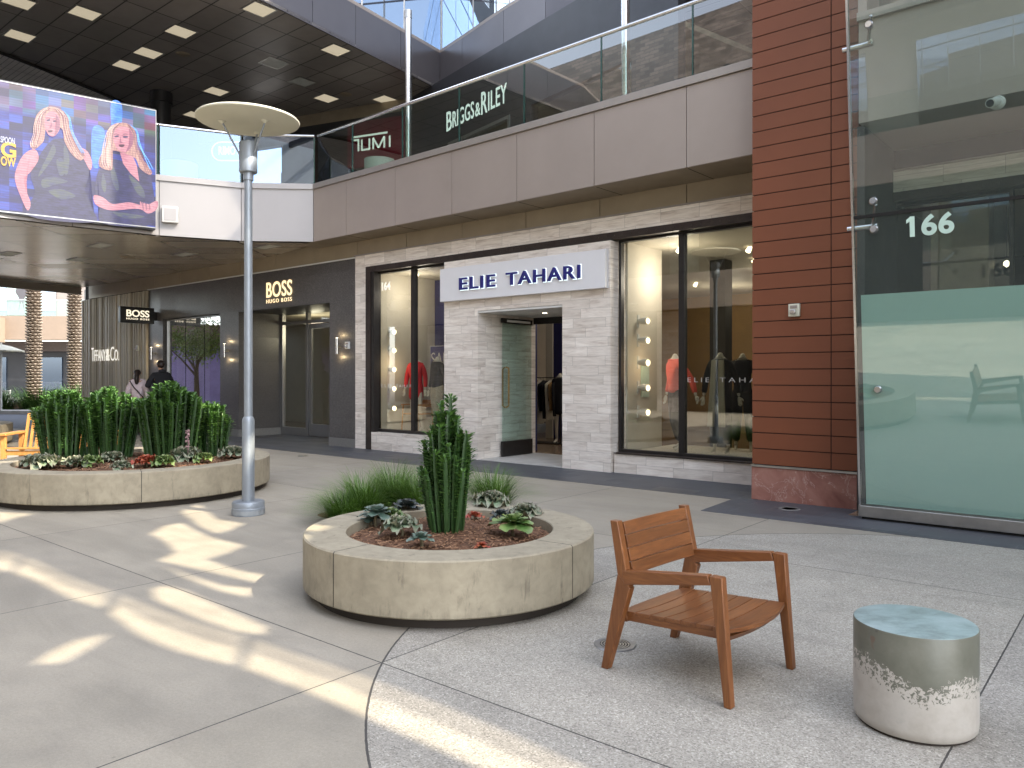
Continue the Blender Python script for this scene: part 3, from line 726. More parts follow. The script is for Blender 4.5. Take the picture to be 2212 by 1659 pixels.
letters('&', tf, (20.38, .075, 1.96), RS, NS, .24, .36, 'cream_letter', .03); letters('C', tf, (20.10, .075, 1.96), RS, NS, .26, .42, 'cream_letter', .008, -.005); letters('O.', tf, (19.82, .075, 1.96), RS, NS, .31, .33, 'cream_letter', .008, .0, 1.04)
# building mass behind the fronts
bmass = front('mall_building', 'taupe shopping centre building behind the shop fronts', 'building')
bm1 = MB(); bm1.box(-3.5, 22.3, -14, -9.2, 0, 16); bm1.box(22.3, 22.5, -14, -.1, 0, 4.3); bm1.box(17.8, 22.3, -.9, -.5, 0, 4.3); bm1.box(-3.5, -3.4, -9.2, -.4, 0, 9)
ob('wall', bm1, 'panel_taupe', bmass)
# ---------------------------------------------------------------- red pier
rp = front('panel_pier', 'tall pier of red brown horizontal panels on a red marble base', 'pier')
m = MB(); z = .435; i = 0
while z < 9:
    m.box(-1.385, -.462, .95, 1.10, z, z+.180); m.box(-1.68, -1.397, .95, 1.10, z, z+.180)
    m.box(-.62, -.462, -.3, .945, z, z+.180)
    z += .192
ob('panels', m, 'red_panel', rp, .0); ob('backing', MB().box(-1.679, -.475, .3, 1.088, .42, 9.05), 'red_back', rp)
ob('return_panels', MB().box(-1.69, -1.682, .3, 1.09, .42, 9.05), 'red_panel', rp)
ob('marble_base', MB().box(-1.675, -.455, .3, 1.115, 0, .40), 'marble', rp, .006); ob('trim', MB().box(-1.68, -.45, .3, 1.13, .402, .425), 'steel_dull', rp)
# ---------------------------------------------------------------- glass store on the right
gf = front('glass_storefront', 'frameless leaning glass shop front with frosted mint lower panes', 'shop front')
def gd(z): return 1.62 + (z-.12)*.0895                    # the glass leans out towards the top
def leanbox(s0, s1, z0, z1, t, off=0.0):
    a = [(s0, gd(z0)+off-t, z0), (s1, gd(z0)+off-t, z0), (s1, gd(z0)+off, z0), (s0, gd(z0)+off, z0)]
    b = [(s0, gd(z1)+off-t, z1), (s1, gd(z1)+off-t, z1), (s1, gd(z1)+off, z1), (s0, gd(z1)+off, z1)]
    return MB().hexa(a, b)
S0 = -1.86
ob('base_channel', MB().box(-9, S0, 1.53, 1.66, .03, .145), 'steel_dull', gf, .004)
ob('base_shadow', MB().box(-9, S0-.01, 1.5, 1.63, .005, .03), 'gap', gf)
ob('end_cap', MB().box(S0, S0+.02, 1.54, 1.65, .03, .15), 'steel_dull', gf)
for a, c in ((S0, -4.35), (-4.362, -6.9)):
    lo = ob('lower_pane', leanbox(c, a, .145, 3.10, .014), 'glass_front', gf)
    ob('frosted_film', leanbox(c+.03, a-.045, .16, 2.33, .003, -.018), 'film', lo)
    ob('upper_pane', leanbox(c, a, 3.135, 8.6, .014), 'glass_front', gf)
ob('joint', leanbox(-6.9, S0, 3.102, 3.133, .03, .004), 'gap', gf)
ob('edge_strip', leanbox(S0, S0+.022, .15, 8.6, .05, .01), 'steel', gf)
for s in (-2.05, -3.72, -4.15):
    for z in (1.36, 2.98, 3.26, 4.98, 6.6):
        if s == -4.15 and z != 1.36: continue
        if s == -3.72: continue
        b = MB().tube([(s, gd(z)-.06, z), (s, gd(z)+.001, z)], .03, 20); b.tube([(s, gd(z)+.001, z), (s, gd(z)+.022, z)], [.042, .030], 24)
        ob('point_fixing', b, 'steel', gf, fix=False)
for z in (3.12, 4.98):
    b = MB().tube([(-1.95, gd(z)-.35, z-.05), (-2.05, gd(z)-.08, z-.13)], .016, 8); b.tube([(-1.95, gd(z)-.35, z-.05), (-2.05, gd(z)-.08, z+.12)], .016, 8); b.tube([(-1.7, gd(z)-.35, z-.05), (-2.0, gd(z)-.35, z-.05)], .03, 10)
    ob('spider_bracket', b, 'steel', gf)
num = front('street_number', 'large pale mint number 166 on the dark glass shop front', 'number')
letters('166', num, (-2.38, gd(2.86)+.003, 2.86), RS, NS, .385, .205, 'mint_letter', .003, .03, 1.05, up=(0, .0895, 1))
ob('letter_flag', MB().hexa([(-2.350, gd(3.05)+.003, 3.030), (-2.350, gd(3.0)+.003, 2.995), (-2.392, gd(3.03)+.003, 3.020), (-2.392, gd(3.06)+.003, 3.062)], [(-2.350, gd(3.05)+.006, 3.030), (-2.350, gd(3.0)+.006, 2.995), (-2.392, gd(3.03)+.006, 3.020), (-2.392, gd(3.06)+.006, 3.062)]), 'mint_letter', num)
cm = thing('security_camera', 'white bullet security camera high behind the right glass front', 'camera', (W(-3.05, 1.45).x, W(-3.05, 1.45).y, 4.16), FROT)
ob('mount', MB().tube([(0, -.06, 0), (0, -.02, 0)], [.07, .055], 20), 'white_paint', cm); ob('body', MB().tube([(0, -.02, 0), (.04, .10, -.04)], .045, 16), 'white_paint', cm); ob('lens', MB().tube([(.04, .10, -.04), (.042, .106, -.042)], .036, 16), 'gap', cm)
# inside the glass store
ob('shop_floor', MB().box(-9, -1.7, -9, 1.5, -.02, .01), 'shop_floor', gf)
ob('floor_slab', MB().box(-9, -1.75, -8, 1.32, 4.25, 5.35), 'panel_taupe', gf)
ob('slab_edge', MB().box(-9, -1.74, 1.32, 1.36, 5.35, 5.44), 'panel_cap', gf)
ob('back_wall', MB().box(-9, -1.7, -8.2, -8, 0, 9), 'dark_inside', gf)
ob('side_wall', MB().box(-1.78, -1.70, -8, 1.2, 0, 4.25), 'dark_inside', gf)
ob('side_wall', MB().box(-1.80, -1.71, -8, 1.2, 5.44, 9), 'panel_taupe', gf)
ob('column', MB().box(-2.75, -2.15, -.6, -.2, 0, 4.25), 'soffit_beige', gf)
ob('window_wall', MB().box(-9, -2.0, -3.2, -3.0, 5.44, 9), 'cream_wall', gf)
ob('roof', MB().box(-9, -1.7, -8.2, 2.2, 9.0, 9.3), 'panel_dark', gf)
tv = front('display_screen', 'black screen hanging behind the right glass front', 'screen'); ob('panel', MB().box(-5.2, -3.3, .6, .66, 2.3, 3.55), 'black_sign', tv)
for s, d in ((-2.8, -1.2), (-3.3, -2.0), (-4.0, -.7)):
    p = W(s, d); t = thing('pendant_lamp', 'small lit pendant hanging in the dark glass front shop', 'lamp', (p.x, p.y, 2.9), 0, 'small pendants in the dark shop')
    ob('cord', MB().tube([(0, 0, .05), (0, 0, 1.35)], .004, 5), 'black_metal', t); ob('bulb', MB().lathe([(0, -.04), (.035, -.01), (.03, .03), (0, .05)], n=12), 'spot_on', t)

# ---------------------------------------------------------------- main balcony
FA, FB = Vector((3.0316, 9.7140)), Vector((-4.1422, 16.0380))
FD = (FB-FA).normalized(); FN = Vector((FD.y, -FD.x)) if Vector((FD.y, -FD.x)).dot(Vector((0, -1))) > 0 else Vector((-FD.y, FD.x))
bal = thing('balcony', 'long taupe panelled balcony over the shops with a glass railing', 'balcony', (FA.x, FA.y, 0), math.atan2(FD.y, FD.x))
# local x runs along the balcony to the far left, local y points inwards (towards the shops)
LB = 9.563
sgn = 1 if Vector((-FD.y, FD.x)).dot(N) < 0 else -1      # +1: local +y points away from the plaza
js = [-5.0, -3.55, -2.05, -.58, .92, 2.43, 3.94, 5.43, 6.94, 8.44, LB]
def bx(mb, x0, x1, y0, y1, z0, z1): return mb.box(x0, x1, y0*sgn, y1*sgn, z0, z1)
for a, c in zip(js[:-1], js[1:]): ob('fascia_panel', bx(MB(), a+.005, c-.005, 0, .03, 4.3, 5.385), 'panel_taupe', bal)
ob('backing', bx(MB(), -5, LB-.02, .032, .3, 4.31, 5.39), 'gap', bal)
ob('cap', bx(MB(), -5, LB+.02, -.03, .32, 5.39, 5.5), 'panel_cap', bal, .004)
sf = MB(); ob('soffit', bx(MB(), -5, LB+.6, .031, 1.9, 4.295, 4.307), 'soffit_beige', bal)
for a in js[1:-1]: ob('soffit_joint', bx(MB(), a-.004, a+.004, .05, 1.6, 4.291, 4.294), 'gap', bal)
ob('deck', bx(MB(), -5, LB+.5, .3, 6, 5.15, 5.3), 'concrete', bal)
gj = [-5, -3.6, -2.1, -.62, .88, 2.37, 3.87, 5.35, 6.85, 8.37, LB]
for a, c in zip(gj[:-1], gj[1:]): ob('glass_panel', bx(MB(), a+.012, c-.012, .10, .114, 5.5, 6.5), 'glass_rail', bal)
for a in gj[1:-1]: ob('glass_clip', bx(MB(), a-.011, a+.011, .092, .122, 5.5, 6.5), 'glass_edge', bal)
ob('handrail', MB().tube([(-5, .107*sgn, 6.53), (LB, .107*sgn, 6.53)], .032, 12), 'steel', bal)
# ---------------------------------------------------------------- footbridge
BR = [Vector(p) for p in ((-4.142, 16.038), (-5.61, 15.93), (-7.02, 15.30), (-8.2, 14.35), (-9.3, 13.3), (-10.3, 12.1), (-11.4, 10.4))]
br = thing('footbridge', 'white panelled curved footbridge with a glass railing coloured like reflected blue sky', 'footbridge', (BR[0].x, BR[0].y, 0))
def loc(p, o): return Vector((p.x-o.location.x, p.y-o.location.y))
for a, c in zip(BR[:-1], BR[1:]):
    a, c = loc(a, br), loc(c, br); d = (c-a).normalized()
    ob('fascia_panel', MB().slab(a+d*.006, c-d*.006, 4.3, 5.385, -.03), 'panel_white', br)
    ob('backing', MB().slab(a+d*.03-Vector((-d.y, d.x))*.032, c-d*.01-Vector((-d.y, d.x))*.032, 4.31, 5.385, -.2), 'gap', br)
    ob('cap', MB().slab(a+Vector((-d.y, d.x))*.03-d*.002, c+Vector((-d.y, d.x))*.03-d*.004, 5.388, 5.5, -.33), 'panel_white', br)
    ob('glass_panel', MB().slab(a-Vector((-d.y, d.x))*.1+d*.012, c-Vector((-d.y, d.x))*.1-d*.012, 5.5, 6.5, -.014), 'glass_blue', br)
    ob('handrail', MB().tube([tuple(a-Vector((-d.y, d.x))*.107)+(6.53,), tuple(c-Vector((-d.y, d.x))*.107)+(6.53,)], .03, 10), 'steel', br)
    ob('glass_clip', MB().slab(a-Vector((-d.y, d.x))*.09-d*.01, a-Vector((-d.y, d.x))*.09+d*.012, 5.5, 6.5, -.03), 'glass_edge', br)
deck = [BR[0]+Vector((.3, .3))]+[p+Vector((0, .25)) for p in BR[1:]]+[Vector((-16, 12)), Vector((-24, 18)), Vector((-15.0, 22.5)), Vector((-13.9, 24.6)), W(12, -.1), W(9.5, .3)]
ob('deck', MB().poly([tuple(loc(p, br)) for p in deck], 4.36, 5.3), 'panel_dark', br)
ob('canopy_edge', MB().slab(loc(Vector((-13.75, 24.55)), br), loc(Vector((-14.98, 22.35)), br), 4.1, 4.36, -.1), 'panel_cap', br)
ob('canopy_edge', MB().slab(loc(Vector((-14.98, 22.35)), br), loc(Vector((-24, 17.8)), br), 4.1, 4.36, -.1), 'panel_cap', br)
cs = tag(ob('canopy_soffit', MB().poly([tuple(loc(p, br)) for p in deck], 4.302, 4.34), 'soffit_bronze', br), None, None)
bx_ = thing('speaker_box', 'white square box on the white footbridge panel', 'wall box', (-6.83, 15.36, 4.56), math.atan2(-.63, -1.41))
ob('cover', MB().box(-.15, .15, .0, .09, -.01, .31), 'white_paint', bx_, .01); ob('inner_panel', MB().box(-.11, .11, .09, .10, .03, .27), 'panel_white', bx_)
# lights in the two soffits
def soffit_light(x, y, z, label, on, size=.56, asp=1.0, rot=FROT):
    t = thing('soffit_light', label, 'ceiling light', (x, y, z), rot, 'square lights recessed in the %s soffit' % ('upper' if z > 8 else 'lower'))
    a, b = size/2, size*asp/2; f = MB()
    for q in ((-a-.03, -a, -b-.03, b+.03), (a, a+.03, -b-.03, b+.03), (-a, a, -b-.03, -b), (-a, a, b, b+.03)): f.box(q[0], q[1], q[2], q[3], -.012, .01)
    ob('frame', f, 'steel_dull', t); ob('diffuser', MB().box(-a, a, -b, b, -.004, .008), 'tile_on' if on else 'tile_dim', t)
UP = [(560, 20, 1), (183, 28, 1), (390, 68, 1), (725, 108, 1), (320, 114, 1), (592, 136, 0), (273, 141, 1), (653, 177, 0), (467, 197, 1), (705, 212, 1), (832, 215, 1), (43, 77, 1), (40, 4, 1), (421, 248, 1), (300, 210, 1)]
for i, (x, y, on) in enumerate(UP[:-1]):
    X, Y = gp(x, y, 9.3)
    row = 'front' if y < 50 else 'near middle' if y < 130 else 'far middle' if y < 190 else 'back'
    soffit_light(X, Y, 9.3, ('lit' if on else 'unlit grey') + ' square light in the %s of the dark upper soffit, %s' % (row, 'left side' if x < 200 else 'above the screen' if x < 440 else 'centre' if x < 620 else 'right side'), on, .50)
for i, (x, y, on) in enumerate([(217, 530, 0), (398, 549, 0), (577, 533, 0), (20, 548, 0), (170, 560, 0)]):
    X, Y = gp(x, y, 4.3)
    soffit_light(X, Y, 4.3, 'pale rectangular light in the bronze lower soffit, %s' % ('right below the screen corner', 'below the white box', 'right of the lamp post', 'at the far left', 'below the middle of the screen')[i], on, .62, .42)
for x, y, z in ((395, 117, 9.3), (747, 204, 9.3), (275, 556, 4.3)):
    X, Y = gp(x, y, z)
    o = ob('ceiling_speaker', MB().lathe([(0, -.012), (.15, -.012), (.17, 0)], n=24), 'soffit_beige'); o.location = (X, Y, z)
    tag(o, 'round speaker grille in the %s' % ('lower bronze soffit' if z < 5 else 'dark upper soffit above the screen' if x < 500 else 'dark upper soffit near the steel post'), 'speaker')
# ---------------------------------------------------------------- upper level
UC = Vector((-1.96, 20.9))
UL = [UC, Vector((-3.70, 18.2)), Vector((-5.16, 15.95)), Vector((-7.2, 12.9)), Vector((-10.5, 9.0)), Vector((-16, 5.5))]
UR = [UC, Vector((-1.3, 20.0)), Vector((-.2, 18.45)), Vector((.75, 17.25)), Vector((2.14, 15.95)), Vector((4.2, 14.4)), Vector((8, 11.2))]
up = thing('upper_terrace', 'dark panelled upper terrace edge over the second floor shops', 'terrace', (UC.x, UC.y, 0))
for k, (pts, side) in enumerate(((UL, 1), (UR, -1))):
    for a, c in zip(pts[:-1], pts[1:]):
        a, c = loc(a, up), loc(c, up); d = (c-a).normalized(); L = (c-a).length; n_ = max(1, round(L/1.5))
        for q in range(n_):
            p0 = a+d*(L*q/n_+.006); p1 = a+d*(L*(q+1)/n_-.006)
            ob('fascia_panel', MB().slab(p0, p1, 9.28, 10.28, .05*side*-1), 'panel_dark' if (k or a.length < 6.8) else 'panel_dark', up)
        ob('cap', MB().slab(a, c, 10.282, 10.36, .2*side*-1), 'panel_taupe', up)
up_poly = [tuple(loc(p, up)) for p in UL[::-1]+UR[1:]]+[tuple(loc(Vector((14, 18)), up)), tuple(loc(Vector((6, 26.2)), up)), tuple(loc(Vector((-34, 26.2)), up)), tuple(loc(Vector((-34, 6)), up))]
ob('floor_slab', MB().poly([(x*.999, y*.999+.03) for x, y in up_poly], 9.36, 10.25), 'panel_dark', up)
uso = thing('upper_soffit', 'dark tiled soffit under the upper terrace with square lights', 'soffit', (P0.x, P0.y, 0), FROT)
def wl2(p):
    v = toS(p[0], p[1]); return v
SLAT = [(-10.85, 23.2), (-10.9, 22.5), (-11.35, 21.0), (-11.9, 19.5), (-12.4, 18.3), (-13.4, 16.4), (-14.8, 14.6), (-34, 12), (-34, 26), (-12, 26)]
ob('tiles', MB().poly([wl2(p) for p in [tuple(q) for q in UL[::-1]]+[tuple(q) for q in UR[1:]]+[(14, 18), (6, 26.2), (-34, 26.2), (-34, 6)]], 9.3, 9.35), 'soffit_dark', uso)
sm = MB(); sd_ = [wl2(p) for p in SLAT]
ob('slatted_field', MB().poly(sd_, 9.262, 9.296), mat_tiles('slat_soffit', (.80, .77, .72), 9.0, .13, .04, (.34, .32, .29), .008, .5, xy=True), uso)
ed = MB()
for a, c in zip(SLAT[:6], SLAT[1:7]):
    ed.slab(wl2(a), wl2(c), 9.24, 9.298, .06)
ob('black_trim', ed, 'gap', uso)
X, Y = gp(349, 215, 8.0)
cl = ob('round_column', MB().lathe([(.26, 5.3), (.26, 9.0), (.29, 9.02), (.29, 9.3)], n=40), 'panel_black'); cl.location = (X, Y, 0)
cl.location = (-9.67, 21.2, 0)
tag(cl, 'dark round column standing behind the screen under the upper soffit', 'column')
# second floor shops
A2, B2 = Vector((2.97, 13.75)), Vector((-2.79, 21.5)); C2 = Vector((-9.9, 24.6))
def zs(z): return min(9.3, 1.5+(z-1.5)*1.1)

us = thing('upper_shopfront', 'black second floor shop front angled behind the glass railing', 'shop front', (B2.x, B2.y, 0), math.atan2((A2-B2).y, (A2-B2).x))
LA = (A2-B2).length
ys = -1 if Vector((-(A2-B2).y, (A2-B2).x)).dot(Vector((-1, -1))) > 0 else 1     # +y*ys points into the shop
def bz(mb, x0, x1, y0, y1, z0, z1): return mb.box(x0, x1, y0*ys, y1*ys, z0, z1)
w = MB(); bz(w, 0, LA, 0, .2, 7.55, 9.3); bz(w, 0, .6, 0, .2, 5.3, 7.55); bz(w, 4.6, 5.4, 0, .2, 5.3, 7.55); bz(w, 8.5, LA, 0, .2, 5.3, 7.55)
ob('wall', w, 'panel_black', us)
wf = ob('window_frame', bz(bz(bz(MB(), 1.9, 4.6, -.02, .1, 7.47, 7.55), 1.9, 1.97, -.02, .1, 5.3, 7.47), 4.52, 4.6, -.02, .1, 5.3, 7.47), 'steel_dull', us)
ob('pane', bz(MB(), 1.97, 4.52, .05, .06, 5.3, 7.47), 'glass', us); ob('pane', bz(MB(), 5.4, 8.5, .05, .06, 5.3, 7.55), 'glass', us)
ob('shop_ceiling', bz(MB(), 0, LA, .2, 5, 7.8, 7.9), 'soffit_beige', us)
ob('back_wall', bz(MB(), -.5, LA, 5, 5.1, 5.3, 9), 'dark_inside', us)
for a, c in ((.9, 1.2), (1.6, 2.0), (2.4, 1.2), (3.0, 2.4), (3.5, 1.4), (2.8, 3.4), (1.2, 3.4)):
    ob('downlight', MB().lathe([(0, 7.79), (.07, 7.79)], a, c*ys, 14), 'spot_on', us)
rgt = (1, 0, 0) if True else None
bn = thing('shop_sign', 'pale BRIGGS & RILEY letters on the black upper shop front', 'sign', us.location, us.rotation_euler.z)
def at_wall(x, A, dv):
    r = (x-1106)/F; t = (A.x-r*A.y)/(r*dv.y-dv.x); return t
dv2 = (A2-B2).normalized()
t0, t1 = at_wall(965, B2, dv2), at_wall(1096, B2, dv2)
fullw = t1-t0
def part_w(x): return at_wall(x, B2, dv2)
for txt, xa, xb, h, z in (('B', 965, 976, .50, 7.86), ('RIGGS', 978, 1024, .42, 7.88), ('&', 1027, 1038, .33, 7.88), ('R', 1040, 1053, .54, 7.86), ('ILEY', 1055, 1095, .45, 7.88)):
    letters(txt, bn, (part_w(xa), -.002*ys, z), (1, 0, 0), (0, -ys, 0), part_w(xb)-part_w(xa), h, 'white_letter', .008, .006, 1.06)
dv3 = (C2-B2).normalized()
ut = thing('upper_shopfront', 'dark second floor shop front with a deep red sign panel', 'shop front', (B2.x, B2.y, 0), math.atan2(-dv3.y, -dv3.x))
# local x runs towards the right (towards B2 at 0), so positions are negative
yt = 1
w = MB(); w.box(-7.5, 0, 0, .2, 8.5, 8.95); w.box(-.5, 0, 0, .2, 5.3, 8.5); w.box(-2.86, -2.7, 0, .2, 5.3, 7.5); w.box(-7.5, -5.9, 0, .2, 5.3, 8.5)
ob('wall', w, 'panel_black', ut)
def tw(x): return -at_wall(x, B2, dv3)
ob('red_panel', MB().box(tw(752), tw(885), -.03, .0, 7.50, 8.82), 'tumi_red', ut)
ob('fluted_panel', MB().box(-4.6, tw(752)-.01, .02, .2, 5.3, 8.5), 'brown_steel', ut)
ob('beam', MB().box(-9, -.1, .02, .3, 8.95, 9.3), 'soffit_beige', ut)
ob('pane', MB().box(-2.7, -.5, .05, .06, 5.3, 7.5), 'glass', ut)
ob('back_wall', MB().box(-8, 0, 4, 4.1, 5.3, 9), 'dark_inside', ut)
ob('shop_ceiling', MB().box(-2.6, .2, .2, 4, 7.8, 7.9), 'soffit_beige', ut)
for a, c in ((-.9, 1.2), (-1.6, 1.8), (-2.1, 1.0), (-1.2, 2.6)): ob('downlight', MB().lathe([(0, 7.79), (.07, 7.79)], a, c, 14), 'spot_on', ut)
tu = thing('shop_sign', 'white TUMI letters on the deep red upper floor panel', 'sign', ut.location, ut.rotation_euler.z)
a, c = tw(763), tw(845); q = MB()
zt = 8.40; ww = c-a
def bar(x0, z0, x1, z1, t=.05):
    d = Vector((x1-x0, z1-z0)).normalized(); nn_ = Vector((-d.y, d.x))*t/2
    pts = [(x0-nn_.x, z0-nn_.y), (x1-nn_.x, z1-nn_.y), (x1+nn_.x, z1+nn_.y), (x0+nn_.x, z0+nn_.y)]
    return MB().hexa([(p[0], -.042, p[1]) for p in pts], [(p[0], -.031, p[1]) for p in pts])
def bars(lst, t=.05):
    m = MB()
    for l in lst: b_ = bar(*l, t=t); m.add(b_.v, b_.f)
    return m
ob('letter', bars([(a, zt, a+ww*.92, zt), (a, zt, a, zt-.08), (a+ww*.03, zt-.09, a+ww*.16, zt-.09), (a+ww*.16, zt-.07, a+ww*.16, zt-.42)]), 'white_letter', tu)
ob('letter', bars([(a+ww*.25, zt-.10, a+ww*.25, zt-.42), (a+ww*.25, zt-.40, a+ww*.45, zt-.40), (a+ww*.45, zt-.42, a+ww*.45, zt-.10)]), 'white_letter', tu)
ob('letter', bars([(a+ww*.55, zt-.42, a+ww*.55, zt-.10), (a+ww*.55, zt-.10, a+ww*.69, zt-.40), (a+ww*.69, zt-.40, a+ww*.84, zt-.10), (a+ww*.84, zt-.10, a+ww*.84, zt-.42)]), 'white_letter', tu)
ob('letter', bars([(a+ww*.98, zt-.10, a+ww*.98, zt-.42)]), 'white_letter', tu)
# far wall behind the footbridge with the RIMOWA sign
rm = thing('upper_shopfront', 'glazed second floor shop front far behind the footbridge railing', 'shop front', (-9.9, 24.6, 0), 0)
ob('wall', MB().box(-14, 0.3, .1, .3, 7.6, 9.3), 'panel_black', rm); ob('pane', MB().box(-14, .3, .12, .14, 5.3, 7.6), 'glass_sky', rm)
ob('back_wall', MB().box(-14, .3, 3, 3.1, 5.3, 9), 'dark_inside', rm)
rs = thing('window_sign', 'white outlined RIMOWA sign behind the footbridge railing', 'sign', (-6.45, 16.6, 0), 0)
def rimpt(x, y): return (x-1106)/F*16.7
x0, x1 = rimpt(459, 0), rimpt(555, 0); zc = 1.5+(812-328)/F*16.7; hh = .20
pts = []
for k in range(13): pts.append((x1-hh+hh*math.sin(PI*k/12), zc+hh*math.cos(PI*k/12)))
for k in range(13): pts.append((x0+hh-hh*math.sin(PI*k/12), zc-hh*math.cos(PI*k/12)))
mo = MB()
for p_, q_ in zip(pts, pts[1:]+pts[:1]):
    b_ = bar(p_[0], p_[1], q_[0], q_[1], .028); mo.add([(v[0]+6.45, v[1]+.1, v[2]) for v in b_.v], b_.f)
ob('outline', mo, 'white_letter', rs)
letters('RIMOWA', rs, (x0+6.45+.16, 0.03, zc-.09), (1, 0, 0), (0, -1, 0), (x1-x0)-.32, .19, 'white_letter', .02, .02)
# dark wall and fins of the second floor on the right
rw = front('upper_wall', 'dark panelled second floor wall behind the right end of the railing', 'wall')
w = MB()
for k in range(9): w.box(-8+1.0*k+.01, -7+1.0*k-.01, -4.3, -4.1, 6.2, 9.28)
ob('panels', w, 'panel_black', rw); ob('lintel', MB().box(-8, 1.2, -4.09, -3.9, 8.6, 9.2), 'soffit_beige', rw)
ob('window_band', MB().box(-8, 1.2, -4.4, -4.2, 5.3, 6.2), 'cream_wall', rw)
# blue curtain walls on the terrace
cw = thing('curtain_wall', 'blue reflecting glass curtain wall meeting at a corner above the terrace', 'glass wall', (UC.x-.0, UC.y+.45, 0))
for pts in (((0, 0), (-1.7, -2.6), (-3.1, -4.8), (-6, -8.5)), ((0, 0), (1.9, -2.75), (3.6, -5.1), (7, -8.6))):
    for a, c in zip(pts[:-1], pts[1:]):
        a, c = Vector(a), Vector(c); d = (c-a).normalized(); L = (c-a).length; n_ = max(1, round(L/1.5)); side = 1 if pts[1][0] < 0 else -1
        for q in range(n_):
            p0 = a+d*(L*q/n_+.03); p1 = a+d*(L*(q+1)/n_-.03)
            ob('pane', MB().slab(p0, p1, 10.36, 13.0, -.02*side), 'glass_sky', cw); ob('pane', MB().slab(p0, p1, 13.06, 13.6, -.02*side), 'glass_sky', cw)
            ob('mullion', MB().slab(p0-d*.06, p0, 10.36, 13.6, -.08*side), 'white_paint', cw)
        ob('transom', MB().slab(a, c, 12.0, 12.06, -.1*side), 'panel_dark', cw)
ob('backing', MB().poly([(0, .8), (-1.9, -1.6), (-6.5, -8), (-10, -4), (-4, 4), (4, 4), (12, -4), (7.5, -7.5), (2.2, -1.9)], 10.4, 13.4), 'panel_black', cw)
# steel poles on the balcony
for t_, z1, lab in ((7.09, 8.5, 'tall stainless post with a cap on the balcony left of the BRIGGS sign'), (2.18, 9.5, 'tall stainless post on the balcony near the red pier')):
    p = FA+FD*t_+Vector((-FD.y, FD.x))*.45*sgn
    o = thing('steel_post', lab, 'post', (p.x, p.y, 5.3), 0, 'stainless posts on the balcony')
    ob('shaft', MB().lathe([(.065, 0), (.065, z1-5.3-.15)], n=24), 'steel', o); ob('cap', MB().lathe([(.072, z1-5.3-.15), (.072, z1-5.3), (0, z1-5.3+.004)], n=24), 'steel_dull', o)
# pots on the upper deck
for p, r_, h_, lab in (((-7.0, 16.2), .36, .66, 'white round pot behind the footbridge railing'), ((-2.68, 15.55), .31, .56, 'white round pot behind the balcony railing under the red sign')):
    t = thing('round_pot', lab, 'planter', (p[0], p[1], 5.3), 0, 'white pots on the upper deck')
    ob('pot', MB().lathe([(r_*.8, 0), (r_*.95, h_*.5), (r_, h_), (r_-.04, h_), (r_-.05, h_-.08)], n=40, cap1=False), 'pot_white', t); ob('soil', MB().lathe([(0, h_-.07), (r_-.045, h_-.07)], n=30), 'bark', t)
# fluted white object in the upper shop window
p = B2+dv2*.35+Vector((-.3, -.3)); t = thing('tapered_planter', 'tall pale fluted planter before the black upper shop front', 'planter', (p.x, p.y, 5.3))
ob('body', MB().lathe([(.20+.02*0, 0), (.30, 1.35), (.26, 1.36), (.25, 1.2)], n=14, smooth=False, cap1=False), 'pot_white', t)

# ---------------------------------------------------------------- video screen
SA, SBp = Vector((-6.98, 15.05)), Vector((-9.9, 12.86))
sc = thing('video_screen', 'large glowing video screen showing two blonde women on blue', 'screen', (SA.x, SA.y, 0), math.atan2((SA-SBp).y, (SA-SBp).x))
SW = (SA-SBp).length                          # local x from -SW (left) to 0 (right), -y towards the plaza
ob('housing', MB().box(-SW, 0, .0, .25, 4.36, 6.72), 'panel_black', sc)
ob('frame', MB().box(-SW-.02, .012, -.02, .02, 4.385, 4.405).box(-.0, .012, -.02, .02, 4.405, 6.68).box(-SW-.02, .012, -.02, .02, 6.68, 6.695), 'alu', sc)
def scr_mat():
    m, nt, nn, ll, bs = nmat('screen_picture')
    c = coords(nt); x, y, z = sep(nt, c)
    px_ = mth(nt, 'FLOOR', mth(nt, 'MULTIPLY', x, 5)); pz = mth(nt, 'FLOOR', mth(nt, 'MULTIPLY', z, 7))
    blk = white(nt, comb(nt, px_, pz, 0.0))
    st = noise(nt, coords(nt, 'Object', (.7, 1, 6)), 2.2, 5, .7)
    col = ramp(nt, mth(nt, 'ADD', mth(nt, 'MULTIPLY', blk, .45), mth(nt, 'MULTIPLY', st, .6)), [(.25, (.010, .008, .05)), (.45, (.02, .018, .16)), (.58, (.03, .04, .38)), (.72, (.05, .14, .75)), (.85, (.20, .06, .35))])
    top = ramp(nt, mth(nt, 'SUBTRACT', z, 6.15), [(.0, 0.0), (.12, 1.0)])
    mos = nn.new('ShaderNodeTexWhiteNoise'); ll.new(comb(nt, px_, pz, 4.0), mos.inputs['Vector'])
    col = mixc(nt, mth(nt, 'MULTIPLY', top, .45), col, mixc(nt, .5, mos.outputs['Color'], (.1, .05, .5), 'MULTIPLY'))
    g2 = ramp(nt, noise(nt, comb(nt, x, 0.0, z), 1.1, 2), [(.5, 0.0), (.62, 1.0)])
    col = mixc(nt, mth(nt, 'MULTIPLY', g2, .55), col, (.015, .01, .05))
    ln = mth(nt, 'ADD', .82, mth(nt, 'MULTIPLY', mth(nt, 'PINGPONG', mth(nt, 'MULTIPLY', z, 45), 1.0), .3))
    col = mixc(nt, 1.0, col, ln, 'MULTIPLY')
    bs.inputs['Base Color'].default_value = (.02, .02, .03, 1); ll.new(col, bs.inputs['Emission Color']); bs.inputs['Emission Strength'].default_value = .17
    return m
M['screen'] = scr_mat()
ob('display', MB().box(-SW, 0, -.012, -.001, 4.405, 6.68), 'screen', sc)
